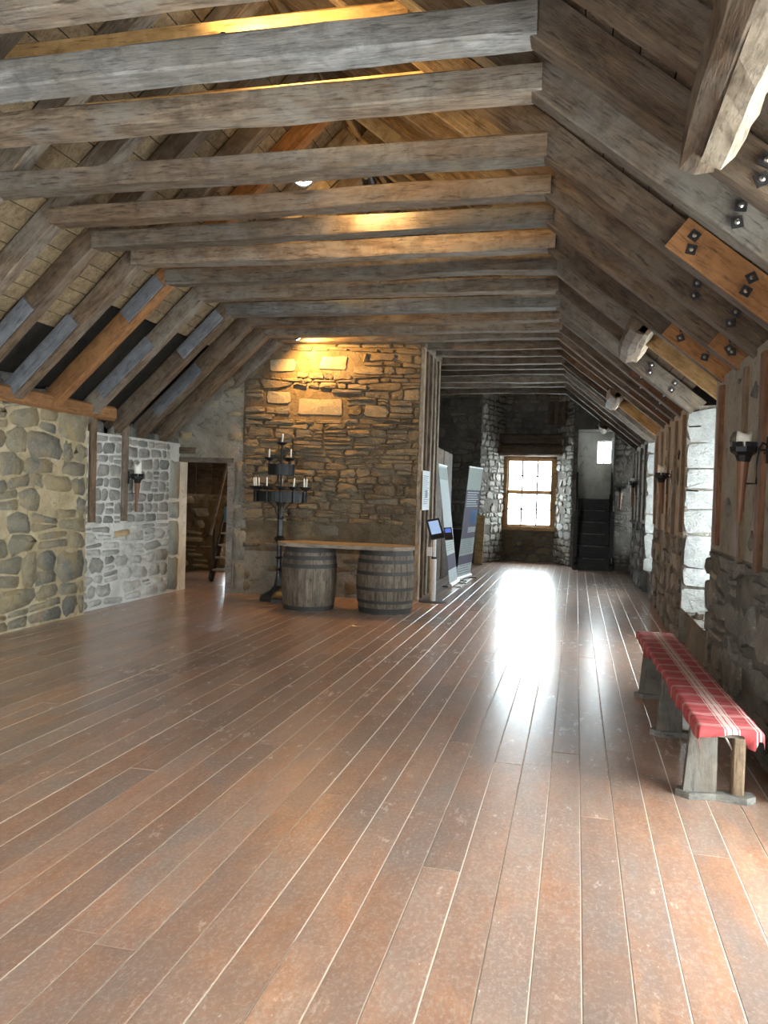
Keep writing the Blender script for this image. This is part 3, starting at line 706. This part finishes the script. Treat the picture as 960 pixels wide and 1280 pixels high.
for i, y in enumerate(TR):
    org = Vector((RIDGE[0], y, 3.62)); rr = random.Random(i*3+1)
    ft = FEAT.get(y) or ('one of the thin closely set ones over the far passage' if False else 'over the far passage beyond the back wall')
    lab = ('%s roof truss from the viewer, %s' % (ORD[i], ft))
    t = tag(empty('roof_truss', org), lab, 'truss', 'oak roof trusses along the hall')
    cm = GREYW if y in (3.70, 8.93) else rr.choice((OLD, OLD, OLDB)); hh_ = rr.uniform(.13, .16); ww = .165
    if y > 11: hh_, ww = .13, .11
    dz = rr.uniform(-.01, .01)
    timber('collar_beam', (-4.13, y, 3.55+hh_/2+dz), (-.24, y, 3.55+hh_/2+dz), ww, hh_, cm, t, rough=.013, origin=org, seg=20, cham=.06)
    # rafters
    n = Vector((SR, 0, 1)).normalized(); dp = .19; wd = .125 if y < 11 else .10
    xe = .52 if y in CUT else 1.17
    top = Vector((RIDGE[0]+.03, y, zr(RIDGE[0]+.03)))+n*dp/2; bot = Vector((xe, y, zr(xe)))+n*dp/2
    rr_ = timber('rafter', top-org*0, bot, wd, dp, OLDB if rr.random() < .6 else OLD, t, up=n, rough=.011, origin=org, seg=16, cham=.07)
    cpt = Vector((-.27, y, 3.55))+n*dp/2; L = bot-cpt
    def wpos(f_, off=0, dy=0): 
        p = cpt+L*f_+n*off; p.y += dy; return p-org
    if y in SPL_R and y not in CUT:
        a, b = SPL_R[y]
        sp = timber('splice', cpt+L*a+Vector((0, -wd/2-.012, 0)), cpt+L*b+Vector((0, -wd/2-.012, 0)), (.03), dp+.01, NEWW if y < 7 else REDW, rr_, up=n, rough=.003)
        sp.matrix_basis = rr_.matrix_basis.inverted() @ (Matrix.Translation(-org) @ sp.matrix_basis)
    if 3.5 < y < 11 and y not in CUT:
        a = SPL_R.get(y, (.58, 1))[0]; dy = -wd/2-(.03 if y in SPL_R else .012)
        for f_, off in ((a+.05, .035), (a+.07, -.035), (a+(.93-a)*.62, .035), (a+(.93-a)*.65, -.04)): put_bolt(rr_, wpos(f_, off, dy))
    n = Vector((-SL, 0, 1)).normalized()
    xe = -4.92 if 11 < y < 13.7 else -5.62 if y > 8.1 else -5.47
    top = Vector((RIDGE[0]-.03, y, zl(RIDGE[0]-.03)))+n*dp/2; bot = Vector((xe, y, zl(xe)))+n*dp/2
    lm = NEWW if y == 7.48 else (OLD if rr.random() < .6 else OLDB)
    rl = timber('rafter', top, bot, wd, dp, lm, t, up=n, rough=.011, origin=org, seg=16, cham=.07)
    if y in SPL_L:
        a, b = SPL_L[y]; cpt = Vector((-4.1, y, 3.55))+n*dp/2; L = bot-cpt
        sp = timber('splice_plate', cpt+L*a+Vector((0, -wd/2-.02, 0)), cpt+L*b+Vector((0, -wd/2-.02, 0)), .02, dp*.8, SLATEP, rl, up=n, rough=.001)
        sp.matrix_basis = rl.matrix_basis.inverted() @ (Matrix.Translation(-org) @ sp.matrix_basis)
    if y in UP:
        timber('upper_tie', (-3.52, y+.09, 4.12), (-.98, y+.09, 4.12), .06, .13, WARMW, t, rough=.006, origin=org)
# trimmer beams carrying the cut rafters over the windows, and the raised rafters behind them
for (y0, y1, lab) in ((1.8, 3.70, 'thick rough trimmer beam with window light painted pale on one face, hanging at the top right corner'), (6.9, 8.45, 'short trimmer beam stub over the second window embrasure'), (11.2, 12.85, 'short trimmer beam stub over the third window embrasure'), (16.2, 17.5, 'small farthest trimmer stub by the alcove window')):
    tb = timber('trimmer_beam', (.50, y0, 2.99), (.50, y1, 2.99), .17, .24, OLDB, None, up=(SR, 0, 1), rough=.03, cham=.25)
    tag(tb, lab, 'beam', 'trimmer beams over the window embrasures')
    L_ = y1-y0; m_ = MB(); v = []; f = []; nn = max(6, int(L_/.12))
    for k in range(nn+1):                                   # pale wood strip paints window light onto the beam's window side
        t = L_*(k/nn)*.9; e = .03*noise.noise((t*5, y0, 0)); q = .02*noise.noise((t*7, y0, 5))
        for (a, b) in ((-.105, -.09+e), (-.112-q, -.02), (-.105+q, .06-e), (-.02, .11), (-.02, -.11)): v.append((t, a, b))
    for k in range(nn):
        for c in range(5): f.append((k*5+c, k*5+(c+1) % 5, (k+1)*5+(c+1) % 5, (k+1)*5+c))
    f.append((0,1,2,3,4)); f.append(tuple(nn*5+c for c in (4,3,2,1,0)))
    sf = mk('painted_lit_face', v, f, STUDW, tb); sf['label'] = 'pale strip painted as window light'
for y in (7.42, 12.25):
    n = Vector((SR, 0, 1)).normalized(); a = Vector((.56, y, zr(.56)))+n*.09; b = Vector((1.2, y, zr(1.2)))+n*.09
    timber('cheek_rafter', a, b, .06, .22, WARMW, ceiling, up=n, rough=.004)
# roof lamps
def spot_lamp(loc, aim, label, power, ang, col=(1, .62, .2), k=1.0):
    e = tag(empty('roof_lamp', loc), label, 'lamp'); d = Vector(aim)-Vector(loc); q = d.to_track_quat('Z', 'Y').to_matrix().to_4x4()
    m_ = MB(); m_.lathe([(.03*k,-.09),(.045*k,-.08),(.05*k,0),(.055*k,.02)], 14); o = m_.build('lamp_body', IRON, e); o.matrix_basis = q
    m_ = MB(); m_.lathe([(.046*k,.018),(.046*k,.026)], 14); o = m_.build('lamp_lens', LAMP, e); o.matrix_basis = q
    m_ = MB(); m_.tube([(0,0,0), (0,0,-.07)], .008); m_.build('bracket', IRON, e)
    dn = d.normalized()*.07
    warm_lamp(Vector(loc)+dn, aim, power, col, spot=ang, parent=e)
spot_lamp((-3.75, 10.33, 3.585), (-3.2, 10.95, 2.7), 'small warm spot lamp above the tenth collar washing the back wall', 58, 165, (1, .52, .13))
spot_lamp((-1.98, 5.47, 3.76), (-1.5, 4.3, 3.5), 'bright roof lamp glaring between two collar beams', 12, 120, (1, .75, .4), 1.7)
spot_lamp((-1.6, 5.88, 3.84), (-1.6, 6.6, 3.6), 'warm lamp behind the seventh collar lighting the next collar face', 14, 165, (1, .55, .15))
spot_lamp((-1.9, 3.98, 3.86), (-1.6, 4.35, 4.4), 'warm uplight on the fourth collar', 22, 150)
spot_lamp((-1.9, 4.72, 3.86), (-1.6, 5.1, 4.4), 'warm uplight on the fifth collar', 22, 150)
spot_lamp((-3.2, 8.5, 3.86), (-2.6, 8.8, 4.5), 'warm uplight farther along the roof', 25, 150)

# ------------------------------------------------------------------ stud partition and plank screen beside the passage
sp = empty('stud_partition', (-2.13, 11.05, 0), label='tall partition of pale wooden studs closing the right end of the stone wall', cat='partition')
for i, dy in enumerate((.05, .36, .68, 1.0, 1.3)):
    timber('stud', (-.03, dy, 0), (-.03, dy, 3.55), .10 if i else .11, .07, STUDW if i != 1 else POSTW, sp, up=(1, 0, 0), rough=.004)
boxo('backing_board', (-.12, .1, 0), (-.07, 1.4, 3.55), OLDB, sp)
timber('top_plate', (-.04, 0, 3.6), (-.04, 1.4, 3.6), .1, .1, OLD, sp)
ps = empty('plank_screen', (-2.31, 12.45, 0), label='head-high screen of wide upright brown planks behind the two banners', cat='screen')
for i in range(5):
    boxo('plank', (-.02, i*.5, .01), (.02+.006*(i % 2), i*.5+.49, 2.3-.01*i), TABLEW if False else POSTW, ps)
tag(boxo('wall_passage', (-3.3, 12.45, 0), (-3.2, 17.6, 4.2), MO_RL), kind='structure')
# notice
no = empty('paper_notice', (-2.10, 11.28, 1.55), label='long white printed notice pinned to the pale studs', cat='notice')
boxo('sheet', (-.004, -.26, -.28), (.004, .26, .28), PAPER, no)
for k in range(15): boxo('text_line', (.004, -.2, .2-k*.028), (.0055, .2-.1*((k*7) % 3)/2, .21-k*.028), INK, no)
boxo('picture', (.004, -.05, -.1), (.006, .12, .0), INK, no)
# payment stand
pst = empty('payment_stand', (-1.9, 11.0, 0), label='white pole stand with a black tablet and card reader', cat='stand')
m_ = MB(); m_.lathe([(.2,0),(.2,.006),(.03,.014)], 24); m_.build('base', BLACKP, pst)
m_ = MB(); m_.lathe([(.036,.01),(.036,.62)], 14); m_.lathe([(.024,.62),(.024,1.0)], 14); m_.build('pole', WHITEP, pst, smooth=False)
m_ = MB(); m_.lathe([(.04,.60),(.04,.63)], 14); m_.build('collar_ring', BLACKP, pst)
boxo('cable_box', (-.1, -.03, .64), (-.035, .03, .76), WHITEP, pst)
tb = boxo('tablet', (-.11, -.015, -.15), (.08, .015, .15), BLACKP, pst, (.02, -.03, 1.02)); tb.rotation_euler = (-.5, -.2, .4)
boxo('screen', (-.085, -.018, -.08), (.055, -.0145, .12), SCREEN, tb)
cr = boxo('card_reader', (-.05, -.015, -.1), (.06, .015, .08), BLACKP, pst, (.19, -.05, .97)); cr.rotation_euler = (-.5, -.1, .3)
boxo('screen', (-.035, -.018, .0), (.045, -.0145, .06), SCREENB, cr); boxo('keypad', (-.03, -.018, -.075), (.04, -.0145, -.015), PLATE, cr)
# banners
def banner(name, loc, lean, w, h, label, blocks, lines, rz=0):
    b = empty(name, loc, rz, label=label, cat='banner', group='pull-up banners in the passage')
    M = Matrix.Rotation(lean, 4, 'Y')
    def pc(nm, y0, z0, y1, z1, mt, d=0, th=.004):
        o = boxo(nm, (d-th, y0, z0), (d, y1, z1), mt, b); o.matrix_basis = M; return o
    pc('panel', 0, .04, w, h, BANW, 0)
    for (z0, z1, mt, nm, y0, y1) in blocks: pc(nm, y0*w, z0*h, y1*w, z1*h, mt, .002, .003)
    for (z0, z1, n_, mt) in lines:
        for k in range(n_):
            zz = z1-(z1-z0)*k/n_; pc('text_line', .08*w, zz*h-.012, (.9-.12*((k*5) % 3)/2)*w, zz*h+.004, mt, .004, .002)
    pc('top_rail', -.01, h-.012, w+.01, h+.012, WHITEP, .008, .02)
    m_ = MB(); m_.tube([(0, -.02, .035), (0, w+.02, .035)], .035, 12); m_.build('base', WHITEP, b)
    for y0 in (.12, w-.12): m_ = MB(); m_.tube([(-.14, y0, .008), (.16, y0, .008)], .008, 6); m_.build('foot', IRONG, b)
    m_ = MB(); m_.tube([(-.04, w/2, .03), (-.03+math.sin(lean)*h, w/2, h-.02)], .006, 6); m_.build('support_pole', IRONG, b)
banner('pull_up_banner', (-1.93, 12.75, 0), -.125, .86, 2.0, 'pale washed-out pull-up banner in front of the plank screen',
       [(.88, .98, SAGE, 'header', .05, .95), (.14, .26, BANP, 'photo', 0, 1)], [(.28, .42, 7, SAGE)])
banner('pull_up_banner', (-1.98, 13.75, 0), .09, .9, 2.0, 'pull-up banner with purple picture, blue patch and white text',
       [(.80, 1.0, SAGE, 'header', 0, 1), (.37, .80, BANP, 'photo', 0, 1), (.50, .62, BANB, 'photo', .45, .95), (.42, .47, BANW, 'photo', .4, .95), (.14, .22, BANP, 'photo', 0, 1), (.22, .37, SAGE, 'text_panel', 0, 1)],
       [(.64, .78, 7, BANW), (.23, .36, 7, INK), (.04, .13, 4, INK)], -.14)
# header emblem: plain arched tracery marks
dpn = empty('acrylic_panel', (-2.24, 12.42, 0), label='dark glossy panel with steel studs against the plank screen', cat='panel')
boxo('sheet', (-.01, 0, .05), (.01, .3, 2.05), BLACKP, dpn)
for z in (.9, 1.15, 1.5, 1.8):
    m_ = MB(); m_.lathe([(.02, 0), (.02, .02)], 8); o = m_.build('stud', STEEL, dpn, (.01, .12, z)); o.rotation_euler = (0, math.pi/2, 0)
yb = boxo('yellow_board', (-.09, -.02, 0), (.09, .02, 1.08), YELB, None, (-2.03, 17.35, 0)); yb.rotation_euler = (0, .03, 0); tag(yb, 'yellow chipboard offcut standing against the far stone wall', 'board')
bb = boxo('black_crate', (-.45, -.3, 0), (.3, .3, .78), BLACKP, None, (-2.5, 16.9, 0)); tag(bb, 'low black box behind the purple banner', 'box')

# ------------------------------------------------------------------ barrels and table
def stavem():
    return wood('barrel_stave', (.06,.047,.034), (.145,.115,.085), (.23,.185,.14), bumps=.5, var=.35, rough=.6)
STAVE = stavem()
def barrel(loc, rm, rh, h, hoops, label, rz):
    b = empty('barrel', loc, rz, label=label, cat='barrel', group='barrels under the table board')
    ns = 24
    def rad(t): return rh+(rm-rh)*(1-(2*t-1)**2)
    mesh = None
    for k in range(ns):
        if mesh is None:
            v = []; f = []; m = 9; da = math.pi/ns*.965
            for j in range(m):
                t = j/(m-1); r0 = rad(t)
                for a, rr in ((-da, r0-.03), (-da, r0-.003), (-da*.8, r0), (da*.8, r0), (da, r0-.003), (da, r0-.03)): v.append((rr*math.cos(a), rr*math.sin(a), t*h))
            for j in range(m-1):
                for q in range(6):
                    q2 = (q+1) % 6; f.append((j*6+q, j*6+q2, (j+1)*6+q2, (j+1)*6+q))
            f += [tuple(range(5, -1, -1)), tuple((m-1)*6+q for q in range(6))]
            # stave grain runs along z: turn so that local x is the length
            v = [(z, y, -x) for x, y, z in v]
            o = mk('stave', v, f, STAVE, b); mesh = o.data
        else: o = bpy.data.objects.new('stave', mesh); C.objects.link(o); o.parent = b
        a = 2*math.pi*k/ns
        o.matrix_basis = Matrix.Rotation(a, 4, 'Z') @ Matrix(((0,0,-1,0),(0,1,0,0),(1,0,0,0),(0,0,0,1)))
    for (t, wd) in hoops:
        m_ = MB(); z0, z1 = t*h-wd/2, t*h+wd/2
        m_.lathe([(rad(max(0,z0/h))+.001, z0), (rad(max(0,z0/h))+.006, z0), (rad(min(1,z1/h))+.006, z1), (rad(min(1,z1/h))+.001, z1)], 40, cap=False); m_.build('hoop', HOOP, b)
    m_ = MB(); m_.lathe([(rh-.02, h-.06), (rh-.02, h-.04)], 32); m_.build('barrel_head', STAVE, b)
    m_ = MB(); m_.lathe([(rh-.02, .04), (rh-.02, .06)], 32); m_.build('barrel_head', STAVE, b)
barrel((-3.29, 9.72, 0), .355, .315, .80, [(.035,.06),(.83,.05),(.70,.05),(.95,.06)], 'left whisky barrel with three dark hoops crowded at the top', .05)
barrel((-2.30, 9.78, 0), .365, .32, .80, [(.06,.07),(.20,.04),(.40,.04),(.64,.045),(.82,.045),(.95,.06)], 'right whisky barrel with evenly spaced hoops beside the stud partition', .13)
tt = MB(); poly = []
for k in range(15): a = math.pi/2+math.pi*k/14; poly.append((-.62+.26*math.cos(a), .30*math.sin(a)))
for k in range(15): a = -math.pi/2+math.pi*k/14; poly.append((.62+.26*math.cos(a), .30*math.sin(a)*(1+.06*math.sin(k))))
tt.prism(poly, 0, .045); to = tt.build('table_top', TABLEW, None, (-2.80, 9.66, .801)); to.rotation_euler = (0, 0, .03)
tag(to, 'long round-ended wooden table board lying across the two barrels', 'table top')

# ------------------------------------------------------------------ iron floor candelabra
cz = empty('candelabra', (-3.895, 10.22, 0), label='tall black iron floor candelabra with two ring tiers', cat='candelabra')
m_ = MB(); m_.lathe([(.27,0),(.27,.04),(.24,.07),(.13,.13),(.07,.2),(.05,.3)], 8); m_.build('base', IRONG, cz)
m_ = MB(); m_.lathe([(.045,.28),(.035,.4),(.055,.42),(.035,.44),(.035,.56),(.06,.58),(.035,.6),(.035,.78),(.085,.84),(.04,.88),(.036,1.1),(.055,1.12),(.036,1.14),(.04,1.28),(.09,1.36)], 12); m_.build('stem', IRONG, cz)
for k in range(4):
    a = k*math.pi/2+.4; m_ = MB(); m_.tube([(.04*math.cos(a), .04*math.sin(a), 1.12), (.07*math.cos(a), .07*math.sin(a), 1.25), (.16*math.cos(a), .16*math.sin(a), 1.34)], .012, 6); m_.build('stem_leaf', IRONG, cz)
m_ = MB(); m_.tube([(0,0,1.3), (0,0,2.12)], .016, 8); m_.build('upper_rod', IRON, cz)
def ring(z0, z1, r_, name, nsp):
    m_ = MB(); n_ = 40; v = []; f = []
    for k in range(n_):
        a = 2*math.pi*k/n_
        for (rr, z) in ((r_, z0), (r_, z1+(.012 if k % 2 else 0)), (r_-.008, z1+(.012 if k % 2 else 0)), (r_-.008, z0)): v.append((rr*math.cos(a), rr*math.sin(a), z))
    for k in range(n_):
        k2 = (k+1) % n_
        for q in range(4): f.append((k*4+q, k2*4+q, k2*4+(q+1) % 4, k*4+(q+1) % 4))
    m_.add(v, f); m_.build(name, IRON, cz)
    for k in range(nsp):
        a = 2*math.pi*k/nsp+.3; m_ = MB(); m_.tube([(0,0,(z0+z1)/2), (r_*math.cos(a), r_*math.sin(a), (z0+z1)/2)], .008, 6); m_.build('spoke', IRON, cz)
ring(1.34, 1.47, .345, 'lower_ring', 6); ring(1.70, 1.84, .18, 'upper_ring', 4)
def cup(x, y, z, down):
    m_ = MB(); m_.lathe([(.012, -down), (.012, -.03), (.03, -.028), (.066, 0), (.07, .014), (.058, .014), (.02, -.01)], 12, (x, y, z)); m_.build('candle_cup', IRON, cz)
candles = []
cup(0, 0, 2.13, .08); candles.append((0, 0, 2.13, 'single white candle at the very top of the iron candelabra'))
for a, lb_ in ((200, 'left white candle of the candelabra upper ring'), (-25, 'right white candle of the candelabra upper ring'), (75, None)):
    x, y = .17*math.cos(math.radians(a)), .17*math.sin(math.radians(a)); cup(x, y, 1.92, .2)
    if lb_: candles.append((x, y, 1.92, lb_))
low = [(196, 'leftmost white candle of the candelabra lower ring'), (168, 'rear left candle close behind the leftmost on the lower ring'), (225, 'second white candle from the left on the lower ring front'), (260, 'front middle candle of the lower ring left of the stem'), (110, 'rear candle of the lower ring seen just left of the stem'), (290, None), (-42, 'front candle of the right-hand pair cluster on the lower ring'), (38, 'rear right candle of the lower ring'), (-10, 'rightmost white candle of the candelabra lower ring')]
for a, lb_ in low:
    x, y = .36*math.cos(math.radians(a)), .36*math.sin(math.radians(a)); cup(x, y, 1.53, .2)
    if lb_: candles.append((x, y, 1.53, lb_))
for x, y, z, lb_ in candles:
    m_ = MB(); m_.lathe([(.011, 0), (.011, .125), (.006, .132), (.002, .142)], 10)
    o = m_.build('candle', WAX, None, (-3.895+x, 10.22+y, z-.008)); o.rotation_euler = (R.uniform(-.06,.06), R.uniform(-.08,.08), 0); tag(o, lb_, 'candle', 'thin candles on the candelabra')

# ------------------------------------------------------------------ wall torches
def torch(loc, toward, label, clabel, s=1.0, tall=1.0, candle=True, tilt=.03):
    e = empty('wall_torch', loc, label=label, cat='torch', group='iron wall torches')
    d = Vector(toward)
    m_ = MB(); m_.lathe([(.008,-.44),(.012,-.43),(.014,-.42),(.034,-.08),(.036,-.02)], 12); o = m_.build('shaft', RUST, e); o.rotation_euler = (0, tilt, 0)
    m_ = MB(); m_.lathe([(.036,-.07),(.05,-.03),(.078,-.01),(.082,.02),(.05,.022),(.046,.0)], 8)
    for k in range(8):
        a = math.pi*k/4+.2; m_.box((.06*math.cos(a)-.014, .06*math.sin(a)-.014, .015), (.06*math.cos(a)+.014, .06*math.sin(a)+.014, .05))
    m_.build('cup', IRON, e)
    m_ = MB(); a = d*.06; L = d.length
    m_.tube([(0,0,-.20), tuple(d*.55+Vector((0,0,-.20))), tuple(d*.55+Vector((0,0,-.05))), tuple(d*.6+Vector((0,0,.01))), tuple(d*.75+Vector((0,0,.045))), tuple(d*.95+Vector((0,0,.03))), tuple(d*.97+Vector((0,0,-.01))), tuple(d*.8+Vector((0,0,-.02)))], .0075, 6)
    m_.tube([tuple(d*.55+Vector((0,0,0))), tuple(d)], .008, 6); m_.build('bracket', IRON, e)
    ax = Vector((1,0,0)) if abs(d.x) > abs(d.y) else Vector((0,1,0))
    o = boxo('wall_plate', (-.008, -.02, -.08), (.008, .02, .08), IRON, e, d*.99)
    if candle:
        m_ = MB(); n_ = 16; v = []; f = []
        for rr, z in ((.044, 0), (.046, .07), (.043, .1), (.036, .095)):
            for k in range(n_):
                ang = 2*math.pi*k/n_; v.append((rr*math.cos(ang), rr*math.sin(ang), (z+(.012*math.sin(ang*2+1) if z > .08 else 0))*tall))
        for j in range(3):
            for k in range(n_): f.append((j*n_+k, j*n_+(k+1) % n_, (j+1)*n_+(k+1) % n_, (j+1)*n_+k))
        f += [tuple(range(n_-1, -1, -1)), tuple(3*n_+k for k in range(n_))]
        c = mk('pillar_candle', v, f, WAX, None, Vector(loc)+Vector((0, 0, .005)), True); tag(c, clabel, 'candle', 'stubby candles in wall torches')
torch((.975, 5.22, 1.82), (.125, -.06, 0), 'nearest iron wall torch on the right wall, long red-brown handle', 'stubby melted candle in the nearest right wall torch')
torch((.99, 10.2, 1.79), (.11, -.06, 0), 'second iron wall torch along the right wall', 'white candle in the second right wall torch', tall=1.3, tilt=-.05)
torch((1.0, 15.4, 1.80), (.10, -.06, 0), 'third iron wall torch along the right wall', 'small candle in the third right wall torch')
torch((-5.44, 9.18, 1.60), (-.09, -.08, 0), 'iron wall torch on the whitewashed left wall beside the post', 'tall white candle in the left wall torch', tall=1.8)
torch((.9, 17.4, 1.72), (0, .09, 0), 'dark farthest torch right of the black alcove stair', None, candle=False)

# ------------------------------------------------------------------ bench and cloth
bd = Vector((-.085, 2.73, 0)); brz = math.atan2(bd.y, bd.x)-math.pi/2
bz = empty('bench', (.74, 4.02, 0), brz, label='long narrow wooden bench on three trestles along the right wall', cat='bench')
bx_ = MB(); bx_.box((-.13, 0, .395), (.13, 2.73, .43)); bx_.build('seat', BENCHW, bz)
for yl in (.27, 1.34, 2.33):
    m_ = MB()
    m_.prism([(-.19, .05), (-.13, .0), (.0, .018), (.14, -.012), (.19, .03), (.19, .09), (-.17, .10)], 0, .035); m_.build('foot', GREYW, bz, (0, yl-.03, 0))
    v = [(-.155,-.022,.03),(.005,-.022,.03),(.005,.022,.03),(-.155,.022,.03),(-.125,-.022,.40),(.0,-.022,.40),(.0,.022,.40),(-.125,.022,.40)]
    o = mk('leg', [(z, y, -x) for x, y, z in v], [(0,3,2,1),(4,5,6,7),(0,1,5,4),(1,2,6,5),(2,3,7,6),(3,0,4,7)], BENCHW, bz, (0, yl+.02, 0)); o.matrix_basis = Matrix.Translation((0, yl+.02, 0)) @ Matrix(((0,0,-1,0),(0,1,0,0),(1,0,0,0),(0,0,0,1)))
    o = timber('back_leg', (.105, yl+.02, .03), (.105, yl+.02, .40), .055, .06, BENCHW if yl > .5 else POSTW, bz, up=(1,0,0), rough=.002)
    m_ = MB(); m_.tube([(.0, yl+.02, .385), (.10, yl+.02, .22)], .006, 6); m_.build('brace_wire', STEEL, bz)
# draped cloth
nu, nv = 22, 90; v = []; f = []
ks = [-.155+.0]*0
prof = []
for i in range(nu):
    t = i/(nu-1)
    prof.append(t)
cr_ = random.Random(2)
for j in range(nv):
    yy = -.02+2.77*j/(nv-1)
    dropL = .045+.018*math.sin(yy*3.1)+.012*math.sin(yy*8.7+1)+(.03 if 1.9 < yy < 2.2 else 0); dropR = .03+.01*math.sin(yy*5)
    pl = [(-.142-.004*math.sin(yy*23), .432-dropL), (-.142, .425)]
    W_ = nu-4
    top = [(-.136+.272*k/(W_-1), .4335+.002*math.sin(k*.9+yy*31)*math.sin(yy*7)+.0015) for k in range(W_)]
    pr = [(.142, .425), (.142, .432-dropR)]
    for (x, z) in pl+top+pr: v.append((x, yy+.006*math.sin(x*40), z))
for j in range(nv-1):
    for i in range(nu-1): f.append((j*nu+i, j*nu+i+1, (j+1)*nu+i+1, (j+1)*nu+i))
# front hem hanging over the near end
b0 = len(v)
for i in range(nu):
    x, y, z = v[i]; v.append((x*1.0, y-.012, z-.03-.012*math.sin(i*.37+.5)-(.05 if nu-8 < i < nu-4 else 0)))
for i in range(nu-1): f.append((b0+i, b0+i+1, i+1, i))
clo = mk('tartan_cloth', v, f, TARTAN, None, (.74, 4.02, .003), True); clo.rotation_euler = (0, 0, brz)
md = clo.modifiers.new('thickness', 'SOLIDIFY'); md.thickness = .003; md.offset = 1
tag(clo, 'red and white tartan cloth draped over the bench seat', 'cloth')
